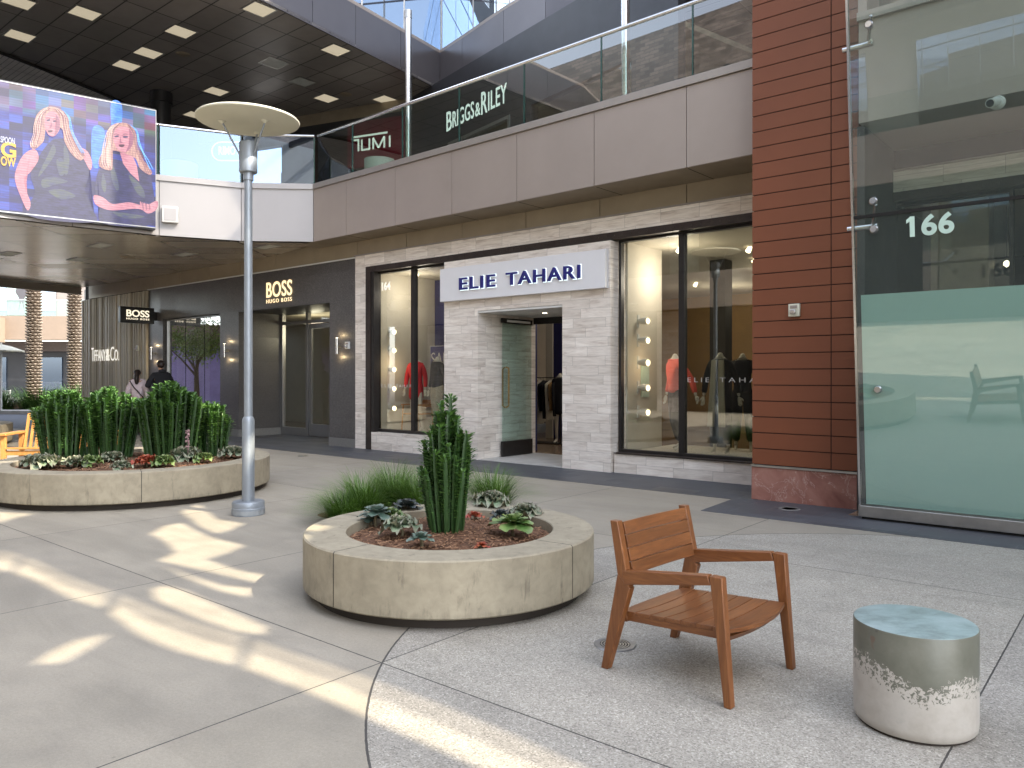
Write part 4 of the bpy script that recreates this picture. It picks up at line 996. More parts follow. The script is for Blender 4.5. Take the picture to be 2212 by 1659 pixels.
def led(name, c1, c2, k=1.0, sc_=(2, 1, 5)):
    m, nt, nn, ll, bs = nmat(name)
    c = coords(nt, 'Object', sc_); x, y, z = sep(nt, coords(nt))
    col = ramp(nt, noise(nt, c, 3, 5, .7, .6), [(.32, c1), (.62, c2)])
    ln = mth(nt, 'ADD', .8, mth(nt, 'MULTIPLY', mth(nt, 'PINGPONG', mth(nt, 'MULTIPLY', z, 45), 1.0), .35))
    col = mixc(nt, 1.0, col, ln, 'MULTIPLY')
    bs.inputs['Base Color'].default_value = (.02, .02, .02, 1); ll.new(col, bs.inputs['Emission Color']); bs.inputs['Emission Strength'].default_value = k*.30
    M[name] = m
led('led_hair', (.36, .16, .20), (.72, .42, .34), .7, (9, 1, 2)); led('led_skin', (.52, .18, .26), (.78, .36, .42), .72); led('led_dress', (.010, .012, .05), (.05, .045, .16), .8)
led('led_yellow', (.95, .42, .02), (1, .6, .05), .8); led('led_blue', (.02, .12, .8), (.1, .35, 1), .8); led('led_dark', (.08, .02, .05), (.10, .03, .06), .8); led('led_white', (.6, .6, .8), (.8, .8, 1), .7)
def scx(x):                                    # picture column -> local x on the screen
    r = (x-1106)/F; d = (SA-SBp).normalized(); t = (SA.x-r*SA.y)/(r*d.y-d.x); return t
def scp(x, y):
    t = scx(x); d = (SA-SBp).normalized(); Y = SA.y+t*d.y
    return (t, CH+(HY-y)/F*Y)
def spline(pts, n=5):
    out = []; m = len(pts)
    for i in range(m):
        p0, p1, p2, p3 = (Vector(pts[(i+k-1) % m]) for k in range(4))
        for j in range(n):
            t = j/n; out.append(.5*((2*p1)+(-p0+p2)*t+(2*p0-5*p1+4*p2-p3)*t*t+(-p0+3*p1-3*p2+p3)*t**3))
    return out
def flat(name, pts, layer, mat, smooth=True):
    w_ = [scp(*p) for p in pts]
    if smooth: w_ = [tuple(q) for q in spline(w_)]
    y0 = -.012-.0025*layer; n_ = len(w_)
    bm = bmesh.new(); vs = [bm.verts.new((p[0], y0, p[1])) for p in w_]; f = bm.faces.new(vs)
    bmesh.ops.triangulate(bm, faces=[f]); me = bpy.data.meshes.new(name); bm.to_mesh(me); bm.free()
    for p in me.polygons:
        if p.normal.y > 0: p.flip()
    o = ob(name, me, mat, sc, fix=False); return o
K = .3472
def cz(l): return [(a*.3472, b*.3472) for a, b in l]    # crop of the photograph -> picture
flat('picture_glow', cz([(575, 800), (650, 815), (640, 1010), (575, 1030)]), 1, 'led_blue')
flat('picture_glow', cz([(690, 640), (755, 650), (750, 800), (700, 820)]), 1, 'led_blue')
# taller woman: dress, shoulders and arm, hair, face
flat('picture_dress', cz([(330, 870), (420, 880), (520, 960), (560, 1060), (530, 1180), (575, 1300), (575, 1385), (180, 1345), (215, 1200), (190, 1080), (250, 960)]), 2, 'led_dress')
flat('picture_arm', cz([(215, 930), (150, 960), (105, 1040), (92, 1120), (130, 1230), (170, 1310), (190, 1265), (160, 1180), (150, 1110), (190, 1070), (240, 990)]), 3, 'led_skin')
flat('picture_arm', cz([(480, 920), (540, 940), (572, 1010), (560, 1060), (525, 1000)]), 3, 'led_skin')
flat('picture_hair', cz([(310, 665), (370, 680), (420, 720), (440, 800), (490, 890), (525, 960), (500, 1000), (445, 960), (400, 880), (380, 800), (290, 800), (270, 880), (215, 930), (190, 905), (215, 830), (215, 750), (250, 690)]), 4, 'led_hair')
flat('picture_face', cz([(310, 695), (350, 705), (372, 750), (368, 810), (335, 850), (300, 840), (278, 790), (280, 730)]), 5, 'led_skin')
flat('picture_eyes', cz([(290, 748), (308, 744), (310, 752), (292, 756)]), 6, 'led_dress'); flat('picture_eyes', cz([(330, 752), (350, 752), (350, 760), (332, 761)]), 6, 'led_dress'); flat('picture_mouth', cz([(298, 815), (325, 813), (322, 824), (302, 825)]), 6, 'led_dark')
# second woman
flat('picture_dress', cz([(700, 990), (780, 1010), (860, 1040), (930, 1080), (950, 1180), (960, 1260), (940, 1400), (640, 1390), (620, 1270), (590, 1200), (605, 1080), (650, 1020)]), 2, 'led_dress')
flat('picture_neckline', cz([(745, 950), (820, 960), (850, 1030), (865, 1130), (810, 1080), (765, 1020)]), 3, 'led_skin', False)
flat('picture_arm', cz([(585, 1215), (640, 1230), (700, 1270), (800, 1260), (900, 1280), (975, 1250), (975, 1300), (920, 1330), (860, 1300), (700, 1310), (620, 1290), (585, 1260)]), 4, 'led_skin')
flat('picture_hair', cz([(740, 765), (800, 775), (840, 820), (850, 900), (880, 980), (940, 1060), (930, 1090), (870, 1050), (830, 980), (700, 940), (700, 1000), (690, 1060), (620, 1040), (615, 990), (650, 920), (665, 830), (690, 785)]), 5, 'led_hair')
flat('picture_face', cz([(745, 790), (800, 800), (828, 850), (820, 910), (780, 950), (735, 935), (705, 880), (710, 820)]), 6, 'led_skin')
flat('picture_eyes', cz([(712, 848), (734, 845), (736, 853), (714, 856)]), 7, 'led_dress'); flat('picture_eyes', cz([(765, 850), (792, 850), (792, 858), (767, 859)]), 7, 'led_dress'); flat('picture_mouth', cz([(738, 903), (772, 902), (765, 916), (745, 916)]), 7, 'led_dark')
R9 = random.Random(21)
def strands(base, dx, n, mat, layer, w=6):
    for k in range(n):
        u = k/(n-1)-.5; pts = [(x+dx*u*f+R9.uniform(-3, 3), y+R9.uniform(-4, 4)) for (x, y), f in zip(base, (.3, .7, 1, 1, 1.1, 1.2))]
        L = [(x-w*.5, y) for x, y in pts]+[(x+w*.5, y) for x, y in pts[::-1]]
        flat('picture_hair_strand', cz(L), layer, mat)
led('led_hair_light', (.62, .38, .36), (.92, .66, .56), .75, (9, 1, 2)); led('led_hair_dark', (.20, .09, .16), (.36, .16, .18), .75, (9, 1, 2)); led('led_shadow', (.30, .10, .20), (.42, .16, .22), .75); led('led_fold', (.05, .05, .16), (.10, .12, .10), .9); led('led_cyan', (.05, .3, .9), (.2, .55, 1), .8)
strands([(305, 680), (255, 720), (238, 790), (232, 850), (215, 900), (205, 925)], 26, 5, 'led_hair_dark', 8, 4)
strands([(300, 675), (250, 715), (228, 780), (222, 840), (208, 890), (212, 915)], 34, 4, 'led_hair_light', 9, 4)
strands([(350, 685), (398, 730), (415, 800), (440, 870), (475, 930), (510, 975)], 36, 5, 'led_hair_dark', 8, 4)
strands([(355, 680), (392, 725), (405, 800), (428, 880), (462, 940), (492, 985)], 30, 3, 'led_hair_light', 9, 4)
strands([(400, 700), (430, 740), (440, 800), (462, 860), (490, 910), (515, 950)], 10, 2, 'led_cyan', 9, 6)
strands([(735, 775), (690, 820), (680, 880), (662, 940), (645, 990), (640, 1035)], 40, 5, 'led_hair_dark', 8, 4)
strands([(730, 772), (682, 815), (668, 880), (655, 940), (650, 1000), (668, 1045)], 36, 4, 'led_hair_light', 9, 4)
strands([(800, 785), (838, 830), (848, 900), (872, 970), (905, 1030), (925, 1075)], 26, 4, 'led_hair_dark', 8, 4)
strands([(812, 785), (850, 825), (862, 890), (888, 950), (915, 1000), (938, 1050)], 10, 2, 'led_cyan', 9, 6)
flat('picture_cheek', cz([(345, 712), (370, 755), (366, 808), (338, 846), (345, 800), (352, 760)]), 6, 'led_shadow')
flat('picture_cheek', cz([(800, 802), (828, 850), (820, 908), (782, 948), (800, 900), (806, 850)]), 7, 'led_shadow')
flat('picture_nose', cz([(316, 752), (322, 790), (312, 800), (306, 794), (314, 780)]), 7, 'led_shadow'); flat('picture_nose', cz([(748, 850), (752, 882), (762, 888), (750, 893), (742, 886)]), 8, 'led_shadow')
for a, b in ((286, 738), (328, 742)): flat('picture_brow', cz([(a, b), (a+12, b-4), (a+24, b), (a+24, b+3), (a+12, b), (a, b+4)]), 8, 'led_hair_dark')
for a, b in ((706, 836), (762, 838)): flat('picture_brow', cz([(a, b+2), (a+14, b-3), (a+30, b+2), (a+30, b+5), (a+14, b+1), (a, b+6)]), 9, 'led_hair_dark')
for l in ([(330, 900), (300, 960), (250, 1060), (240, 1100), (290, 1040), (345, 950)], [(400, 900), (430, 980), (420, 1080), (400, 1080), (395, 1000)], [(260, 1120), (330, 1100), (420, 1130), (340, 1150), (270, 1170)], [(300, 1190), (380, 1180), (470, 1220), (380, 1240)], [(350, 1000), (390, 990), (400, 1080), (370, 1090)]): flat('picture_fold', cz(l), 3, 'led_fold')
for l in ([(690, 1010), (720, 1080), (740, 1170), (720, 1180), (690, 1100)], [(800, 1090), (880, 1160), (900, 1230), (850, 1200)], [(700, 1320), (800, 1330), (900, 1350), (780, 1360)], [(640, 1080), (660, 1150), (650, 1200), (630, 1150)]): flat('picture_fold', cz(l), 3, 'led_fold')
for k in range(6): flat('picture_finger', cz([(868+k*11, 1262+k*3), (876+k*11, 1260+k*3), (884+k*10, 1300), (876+k*10, 1306)]), 8, 'led_shadow' if k % 2 else 'led_skin')
def scr_text(t, xa, ya, xb, yb, mat):
    a = scp(xa*K, yb*K); b = scp(xb*K, ya*K); letters(t, sc, (a[0], -.022, a[1]), (1, 0, 0), (0, -1, 0), b[0]-a[0], b[1]-a[1], mat, .003, .03)
scr_text('SPOON', 2, 862, 92, 888, 'led_white'); scr_text('G', 4, 893, 100, 975, 'led_yellow'); scr_text('OW', 4, 985, 98, 1030, 'led_yellow')

# ---------------------------------------------------------------- lamp post
def lamp_post(x, y, label, lit=False):
    t = thing('lamp_post', label, 'street lamp', (x, y, 0), 0, 'disc topped lamp posts in the court')
    ob('base', MB().lathe([(.170, 0), (.172, .075), (.168, .08), (.170, .13), (.160, .145), (.07, .148)], n=40), 'pole_grey', t)
    ob('base_ring', MB().lathe([(.1735, .012), (.1738, .055)], n=40, cap0=False, cap1=False), 'pole_worn', t)
    ob('lower_pole', MB().lathe([(.066, .146), (.066, 1.0), (.064, 1.03), (.048, 1.06)], n=28, cap1=False), 'pole_grey', t)
    ob('pole', MB().lathe([(.046, 1.05), (.042, 3.66)], n=28), 'pole_grey', t)
    ob('collar', MB().lathe([(.044, 3.62), (.055, 3.62), (.055, 3.75)], n=28), 'pole_grey', t)
    ob('lamp_housing', MB().lathe([(.085, 3.70), (.095, 3.71), (.095, 4.02), (.090, 4.03), (.02, 4.03)], n=32), 'pole_grey', t)
    ds = MB().lathe([(.0, 4.235), (.10, 4.22), (.32, 4.225), (.50, 4.25), (.535, 4.262), (.540, 4.275), (.530, 4.285), (.3, 4.29), (0, 4.30)], n=72, cap0=False, cap1=False)
    d = ob('disc', ds, 'disc_cream', t)
    for k in range(3):
        a = math.radians(208+120*k)
        c_, s_ = math.cos(a), math.sin(a)
        ob('arm', MB().tube([(c_*.085, s_*.085, 3.88), (c_*.27, s_*.27, 4.215)], .010, 8), 'pole_grey', t)
        ob('flange', MB().lathe([(.012, 4.195), (.018, 4.20), (.045, 4.222)], c_*.27, s_*.27, 16, cap1=False), 'disc_cream', t)
    if True: ob('bulb', MB().lathe([(0, 4.06), (.03, 4.05), (.03, 4.032)], n=12), 'tile_dim', t)
    return t
lamp_post(-2.86, 8.34, 'grey lamp post with a cream disc top beside the large planter')
lamp_post(-15.5, 6.2, 'grey lamp post with a cream disc top outside the left edge')

# ---------------------------------------------------------------- planters
def planter(x, y, r, label, joints):
    t = thing('round_planter', label, 'planter', (x, y, 0), 0, 'round concrete planters')
    ri = r-.29; z0, z1 = .072, .42
    m = MB().lathe([(ri, .2), (ri, z1-.006), (ri+.006, z1), (r-.009, z1), (r, z1-.009), (r, z0+.01), (r-.01, z0), (r-.2, z0), (r-.2, .2)], n=128, cap0=False, cap1=False)
    w = ob('concrete_ring', m, 'concrete', t)
    for a in joints:
        a = math.radians(a); c_, s_ = math.cos(a), math.sin(a); q = Vector((-s_, c_))*.0035
        pr = [(ri, z1+.0008), (r-.008, z1+.0008), (r+.0009, z1-.010), (r+.0009, z0+.01)]
        jm = MB()
        jm.add([(c_*p+q.x*g, s_*p+q.y*g, z) for p, z in pr for g in (-1, 1)], [(0, 1, 3, 2), (2, 3, 5, 4), (4, 5, 7, 6)])
        ob('joint', jm, 'plinth', t)
    ob('plinth', MB().lathe([(r-.085, 0), (r-.085, .1)], n=80), 'plinth', t)
    # the soil and its bark mulch
    rr = random.Random(int(r*100)); sm = MB(); n = 40
    rings = [(0, .385), (.3*ri, .39), (.6*ri, .375), (.85*ri, .36), (ri+.002, .345)]
    sm.lathe(rings, n=n, cap0=False, cap1=False)
    so_ = ob('soil', sm, 'bark', t)
    ch = MB()
    for k in range(int(3400*ri*ri/.53*(1.0 if r < 1.3 else .55))):
        a = rr.random()*2*PI; q = math.sqrt(rr.random())*(ri-.03); L = rr.uniform(.012, .045)*(1 if r < 1.3 else 1.5); wd = rr.uniform(.003, .009)*(1 if r < 1.3 else 1.6); b = rr.random()*PI
        z = .388-.035*(q/ri)**2+rr.uniform(0, .016); tl = rr.uniform(-.35, .35)
        px_, py_ = q*math.cos(a), q*math.sin(a); dx, dy = math.cos(b)*L/2, math.sin(b)*L/2; ex, ey = -math.sin(b)*wd/2, math.cos(b)*wd/2
        h_ = L/2*tl
        ch.add([(px_-dx-ex, py_-dy-ey, z-h_), (px_+dx-ex, py_+dy-ey, z+h_), (px_+dx+ex, py_+dy+ey, z+h_+.002), (px_-dx+ex, py_-dy+ey, z-h_+.002)], [(0, 1, 2, 3)])
    mo = ob('bark_mulch', ch, 'chip', None, fix=False); mo.location = (x, y, 0); tag(mo, None, None, kind='stuff')
    return t
PF = (-.44, 5.50); PB = (-4.95, 10.12)
planter(PF[0], PF[1], 1.02, 'smaller front round concrete planter with one tall cactus clump', (-130, -36, 60, 150))
planter(PB[0], PB[1], 1.68, 'larger round concrete planter behind with four dark cactus clumps', (-148, -62, 40, 110))

# ---------------------------------------------------------------- cactus clumps
def stem_mesh(rr, h, r, lean, leafn, leafL):
    """ribbed stem with paddle leaves along its ribs, origin at its foot"""
    body = MB(); lv = MB(); seg = 9; ribs = 4; nn_ = ribs*2
    az = rr.random()*PI; bend = lean
    def P(t): return Vector((bend[0]*t**1.0*h, bend[1]*t**1.0*h, h*t))
    vs = []
    for i in range(seg+1):
        t = i/seg; c = P(t); rad = r*(.75+.25*math.sin(min(1, t*2.2)*PI/2)) * (1 if t < .93 else .55)
        if i == 0: rad *= .7
        for k in range(nn_):
            a = az+2*PI*k/nn_; q = rad*(1.0 if k % 2 == 0 else .52)*(1+.06*math.sin(t*h*40+k))
            vs.append((c.x+q*math.cos(a), c.y+q*math.sin(a), c.z))
    fs = [(i*nn_+k, i*nn_+(k+1) % nn_, (i+1)*nn_+(k+1) % nn_, (i+1)*nn_+k) for i in range(seg) for k in range(nn_)]
    fs.append(tuple(seg*nn_+k for k in range(nn_)))
    body.add(vs, fs)
    for j in range(leafn):
        t = 1-((j+.5)/leafn)**1.0*.72; t = min(.99, t+rr.uniform(-.01, .01)); c = P(t)
        for k in range(ribs):
            if rr.random() > (.35+.9*t): continue
            a = az+2*PI*k/ribs+rr.uniform(-.12, .12); e = Vector((math.cos(a), math.sin(a), 0)); sd = Vector((-e.y, e.x, 0))
            L = leafL*(.45+.75*max(0, t-.15))*rr.uniform(.75, 1.15); el = rr.uniform(.25, .55)+.5*max(0, t-.9)*10*.5
            b = c+e*r*.9+Vector((0, 0, rr.uniform(-.006, .006))); d = e*math.cos(el)+Vector((0, 0, 1))*math.sin(el)
            wd = L*.30; m_ = b+d*L*.6; tp = b+d*L+Vector((0, 0, -.12*L))
            up = d.cross(sd)*.15*wd
            lv.add([b-sd*wd*.35, b+sd*wd*.35, m_+sd*wd+up, tp+sd*wd*.35, tp-sd*wd*.35, m_-sd*wd+up], [(0, 1, 2, 5), (5, 2, 3, 4)])
    for k in range(7):
        a = k*2*PI/7+rr.random(); e = Vector((math.cos(a), math.sin(a), 0)); c = P(1); L = leafL*.55; d = e*.45+Vector((0, 0, .9)); sd = Vector((-e.y, e.x, 0)); wd = L*.2
        b = c+e*r*.3; tp = b+d*L; m_ = b+d*L*.6
        lv.add([b-sd*wd*.4, b+sd*wd*.4, m_+sd*wd, tp, m_-sd*wd], [(0, 1, 2, 4), (4, 2, 3)])
    return body, lv
def cactus(x, y, z, label, n, w, hmin, hmax, seed, r=.030, leafn=26, leafL=.06, flare=.35, sq=1.0):
    rr = random.Random(seed); t = thing('cactus_clump', label, 'cactus', (x, y, z), 0, 'leafy cactus clumps')
    protos = []
    for k in range(6):
        b, l = stem_mesh(rr, 1.0, r, (0, 0), leafn, leafL)
        protos.append((b, l))
    for i in range(n):
        q = math.sqrt((i+.5)/n); a = i*2.39996+rr.random()*.5; f0 = w*.5*q
        ox, oy = f0*math.cos(a), f0*math.sin(a)*sq
        h = hmax-(hmax-hmin)*(q**1.6)*rr.uniform(.7, 1.1) - rr.uniform(0, .18)*(hmax-hmin)
        lean = (math.cos(a)*q*flare*w*.5/h+rr.uniform(-.03, .03), math.sin(a)*q*flare*w*.5/h*sq+rr.uniform(-.03, .03))
        b, l = stem_mesh(rr, h, r*rr.uniform(.85, 1.15), lean, int(leafn*h), leafL)
        s_ = ob('stem', b, 'cactus', t, fix=False); s_.location = (ox, oy, -.02)
        lf = ob('leaves', l, 'cactus_leaf', s_, fix=False); lf['kind'] = 'stuff'
        # a few side shoots low on the clump
    return t
cactus(PF[0]-.03, PF[1]+.02, .385, 'tall narrow cactus clump alone in the front planter', 34, .24, .45, 1.0, 11, .021, 34, .058, .62)
BC = [(-6.05, 10.40, 44, .52, .62, .97, 'leftmost broad cactus clump in the large planter'), (-5.48, 10.45, 44, .54, .62, 1.02, 'second cactus clump from the left in the large planter'),
      (-4.98, 10.85, 24, .40, .55, .80, 'lower shaded cactus clump between its taller neighbours'), (-4.62, 10.40, 52, .60, .70, 1.10, 'tallest pointed cactus clump in the large planter'),
      (-4.20, 10.75, 26, .36, .50, .80, 'smallest sunlit cactus clump at the right of the large planter')]
for i, (x, y, n, w, h0, h1, lab) in enumerate(BC): cactus(x, y, .375, lab, n, w, h0, h1, 30+i, .024, 24, .088, .45)

# ---------------------------------------------------------------- succulents
def rosette(x, y, z, mat, R0, label, seed, n=26, wav=.15, tall=.06, tilt=0.0, stalk=True):
    rr = random.Random(seed); t = thing('succulent', label, 'succulent', (x, y, z), rr.random()*6, 'succulent rosettes in the planters')
    if stalk: ob('stalk', MB().tube([(0, 0, -.02), (.01, .005, tall*.5), (0, 0, tall)], [.014, .011, .014], 8), 'stalk', t)
    heads = [(0, 0, tall, R0)]
    m = MB(); tips = []
    for hx, hy, hz, RR in heads:
        for i in range(n):
            q = (i+.5)/n; a = i*2.39996; el = math.radians(78-82*q**.8)+rr.uniform(-.1, .1); L = RR*(.35+.65*q)*rr.uniform(.88, 1.1); wd = L*rr.uniform(.30, .40)
            e = Vector((math.cos(a), math.sin(a), 0)); sd = Vector((-e.y, e.x, 0)); zv = Vector((0, 0, 1))
            rows = [(0, .25, 0), (.35, .62, 0), (.65, 1.0, .25), (.86, 1.0, .8), (1.0, .45, 1)]
            vs = []; base = Vector((hx, hy, hz))
            for k, (f, ww_, tp) in enumerate(rows):
                sag = -.25*L*f*f*q
                c_ = base+e*math.cos(el)*L*f+zv*(math.sin(el)*L*f+sag)
                for j, u_ in enumerate((-1, -.5, 0, .5, 1)):
                    wv = wav*L*math.sin(k*2.3+j*2.1+i)*(abs(u_) > .7)*(f > .3)
                    cup = .22*wd*abs(u_)**1.5
                    vs.append(c_+sd*u_*wd*ww_+(zv*math.cos(el)-e*math.sin(el))*(cup+wv)); tips.append(max(tp*(.5+.5*abs(u_)), (abs(u_) > .9)*.7*(f > .3)))
            m.add(vs, [(k*5+j, k*5+j+1, (k+1)*5+j+1, (k+1)*5+j) for k in range(4) for j in range(4)], True)
    o = ob('leaves', m, mat, t, fix=False)
    at = o.data.attributes.new('tip', 'FLOAT', 'POINT'); at.data.foreach_set('value', tips)
    if tilt: o.rotation_euler = (tilt, tilt*.5, 0)
    return t
def on_soil(px_, py_, zc=.46): return gp(px_, py_, zc)
FSUC = [(635, 845, 'suc_blue', .125, 18, .06, .10, 'large blue green rosette at the left of the front planter'), (600, 880, 'suc_blue', .09, 14, .06, .05, 'lower blue leaves at the left edge of the front planter soil'), (725, 850, 'suc_green', .10, 18, .22, .08, 'frilly yellow green rosette behind the grey one in the front planter'), (830, 800, 'suc_dark', .125, 18, .15, .07, 'dark teal rosette left of the tall cactus'),
        (795, 920, 'suc_grey', .135, 28, .28, .09, 'frilly grey pink rosette left of centre in the front planter'), (925, 1000, 'suc_blue', .085, 14, .06, .07, 'small blue green rosette by the front soil edge'), (1010, 850, 'suc_grey', .06, 14, .25, .12, 'tiny rosette on a thin stem touching the tall cactus'),
        (1385, 760, 'suc_grey', .155, 34, .30, .09, 'largest frilly purple grey rosette right of the tall cactus'), (1450, 850, 'suc_dark', .09, 16, .1, .05, 'small dark rosette between the purple and the green rosettes'), (1610, 830, 'suc_grey', .125, 28, .30, .07, 'frilly green pink rosette at the right of the front planter'),
        (1530, 910, 'suc_green', .15, 20, .05, .09, 'bright green broad leaved rosette on the right of the front planter'), (1320, 1045, 'suc_red', .05, 12, .1, .03, 'tiny dark red rosette low at the front soil edge'), (1275, 855, 'suc_red', .07, 12, .2, .04, 'small reddish rosette hugging the right foot of the tall cactus')]
for i, (cx, cy, mt, r_, n_, wv, tall, lab) in enumerate(FSUC):
    X, Y = on_soil(603.5+.3306*cx, 822.9+.3306*cy, .365+tall+.03)
    rosette(X, Y, .36, mt, r_*1.2, lab, 50+i, n_+6, wv*.8, tall*1.15)
BSUC = [(300, 120, 'suc_grey', .20, 'large frilly rosette near the left end of the large planter'), (390, 130, 'suc_grey', .20, 'large grey pink rosette second from the left in the large planter'), (340, 60, 'suc_green', .18, 'green frilly rosette behind the two large ones in the large planter'), (440, 60, 'suc_grey', .16, 'grey rosette at the foot of the leftmost cactus'),
        (600, 125, 'suc_grey', .16, 'pink grey rosette below the left cactus clumps'), (710, 120, 'suc_green', .16, 'sun struck green and pink rosette below the second cactus'), (890, 90, 'suc_grey', .16, 'brownish pink rosette at the second cactus foot'), (965, 155, 'suc_grey', .13, 'small brown grey rosette near the soil edge centre'),
        (1165, 120, 'suc_red', .16, 'bright red orange rosette in the middle of the large planter'), (1300, 120, 'suc_green', .16, 'grey green rosette right of the red one'), (1455, 75, 'suc_grey', .24, 'largest frilly rosette under the flower stalk'), (1610, 90, 'suc_green', .13, 'bright pale green rosette right of the flower stalk'),
        (1835, 55, 'suc_grey', .19, 'tall frilly rosette alone at the right end of the large planter'), (1640, 15, 'suc_grey', .12, 'small distant rosette behind the bright pale green one')]
for i, (cx, cy, mt, r_, lab) in enumerate(BSUC):
    X, Y = on_soil(.2728*cx, 960+.2728*cy, .47)
    dx, dy = X-PB[0], Y-PB[1]; q = math.hypot(dx, dy)
    if q > 1.28: X, Y = PB[0]+dx*1.28/q, PB[1]+dy*1.28/q
    rosette(X, Y, .36, mt, r_*1.15, lab, 80+i, 34, .22, .09)
X, Y = gp(405, 985, .45)
fs_ = thing('flower_stalk', 'thin pink succulent flower stalk standing before the tallest cactus', 'flower', (X, Y, .40))
ob('stem', MB().tube([(0, 0, 0), (.01, 0, .18), (.0, 0, .36)], .007, 6), 'pinkstalk', fs_)
rr = random.Random(5); m = MB()
for k in range(34):
    h_ = .16+.22*rr.random(); a = rr.random()*6.28; m.lathe([(0, h_), (.011, h_+.008), (.007, h_+.02), (0, h_+.022)], .02*math.cos(a), .02*math.sin(a), 6, cap0=False, cap1=False)
ob('blossoms', m, 'pinkstalk', fs_)['kind'] = 'stuff'

# ---------------------------------------------------------------- grasses
def grass(x, y, z, R0, H0, n, label, seed, mat='grass', name='grass_clump', group='fine grass clumps', base=.12, wd=.0035, cat='grass clump'):
    rr = random.Random(seed); m = MB()
    for i in range(n):
        a = rr.random()*2*PI; q = math.sqrt(rr.random())*base; L = H0*rr.uniform(.65, 1.2); out = R0*rr.uniform(.15, 1.0)**.8
        e = Vector((math.cos(a), math.sin(a), 0)); b = Vector((q*math.cos(a+.4), q*math.sin(a+.4), 0)); sd = Vector((-e.y, e.x, 0)).normalized()
        hgt = L*math.sqrt(max(.08, 1-(out/(R0*1.12))**2)); pts = []
        for k in range(5):
            t = k/4; pts.append(b+e*out*(t**1.5)+Vector((0, 0, hgt*(1.55*t-.62*t*t*(1+out/R0*.35)))))
        vs = []
        for k, p_ in enumerate(pts):
            w_ = wd*(1-.8*(k/4))*rr.uniform(.8, 1.2); vs += [p_-sd*w_, p_+sd*w_]
        m.add(vs, [(2*k, 2*k+1, 2*k+3, 2*k+2) for k in range(4)])
    o = ob(name, m, mat, None, fix=False); o.location = (x, y, z)
    return tag(o, label, cat, group)
GR = [(785, 1075, 8.15, .52, .50, 'leftmost fine green grass clump spilling onto the paving'), (850, 1050, 8.55, .48, .56, 'grass clump behind the left side of the tall cactus'), (905, 1050, 8.25, .45, .52, 'grass clump hidden mostly behind the tall cactus'), (1065, 1060, 8.35, .48, .52, 'fine grass clump right of the tall cactus'), (745, 1090, 7.85, .42, .34, 'low grass clump fanning out at the far left of its bed')]
for i, (x, y, Y, r_, h_, lab) in enumerate(GR): grass((x-1106)/F*Y, Y, .01, r_*1.25, h_*1.05, 1150, lab, 200+i, base=.15, wd=.0028)
bd_ = struct('grass_bed', MB().lathe([(0, .012), (.9, .010), (.95, .004)], n=40), 'bark'); bd_.location = (-1.15, 8.32, 0); bd_.scale = (1.0, .45, 1)
for i in range(9):
    X = -21.5+i*1.65; Y = 31.9+.35*(i % 3)-.08*i
    grass(X, Y, .1, 1.15, .95+.1*(i % 3), 900, 'dark leafy grass mound %s the palm trunks across the road' % ('left of' if i < 2 else 'under' if i < 6 else 'right of'), 300+i, 'grass_dark', 'grass_mound', 'grass mounds across the road', .75, .014, 'grass mound')
# ---------------------------------------------------------------- wooden armchair
ch = thing('armchair', 'low brown hardwood armchair with slatted seat and back', 'armchair', (.959, 3.95, 0), math.radians(-133.9))
def prism_x(x0, x1, quad): return MB().hexa([(x0, a, b) for a, b in quad], [(x1, a, b) for a, b in quad])
for sx in (1, -1):
    xo = .345*sx; xi = .301*sx
    ob('leg', prism_x(xi, xo, [(.328, 0), (.362, 0), (.318, .583), (.255, .583)]), 'teak_z', ch, .004)          # front leg
    ob('leg', prism_x(xi, xo, [(-.365, 0), (-.325, 0), (-.185, .44), (-.262, .50)]), 'teak_z', ch, .004)       # rear leg
    ob('armrest', prism_x(xi-.001*sx, xo+.001*sx, [(-.222, .452), (.262, .540), (.244, .5835), (-.235, .523)]), 'teak_y', ch, .004)
    ob('back_post', prism_x(xi, xo, [(-.262, .50), (-.19, .44), (-.262, .765), (-.307, .765)]), 'teak_z', ch, .004)
    ob('seat_rail', prism_x(xi-.012*sx, xi-.035*sx, [(-.27, .255), (.30, .285), (.30, .335), (-.27, .300)]), 'teak_y', ch, .003)
for k in range(4):
    t0, t1 = k*.25+.010, (k+1)*.25
    ya, za = -.196-.062*t0, .495+.262*t0; yb, zb = -.196-.062*t1, .495+.262*t1
    m = MB(); nx = 8
    for j in range(nx):                                        # slats curve back a little in the middle
        xa, xb = -.294+.588*j/nx, -.294+.588*(j+1)/nx
        ca, cb = -.010*(1-(xa/.294)**2), -.010*(1-(xb/.294)**2)
        m.add([(xa, ya+ca, za), (xb, ya+cb, za), (xb, yb+cb, zb), (xa, yb+ca, zb), (xa, ya+ca-.018, za-.004), (xb, ya+cb-.018, za-.004), (xb, yb+cb-.018, zb-.004), (xa, yb+ca-.018, zb-.004)],
              [(0, 1, 2, 3), (7, 6, 5, 4), (4, 5, 1, 0), (3, 2, 6, 7)] + ([(0, 3, 7, 4)] if j == 0 else []) + ([(1, 5, 6, 2)] if j == nx-1 else []))
    ob('back_slat', m, 'teak', ch, .0025)
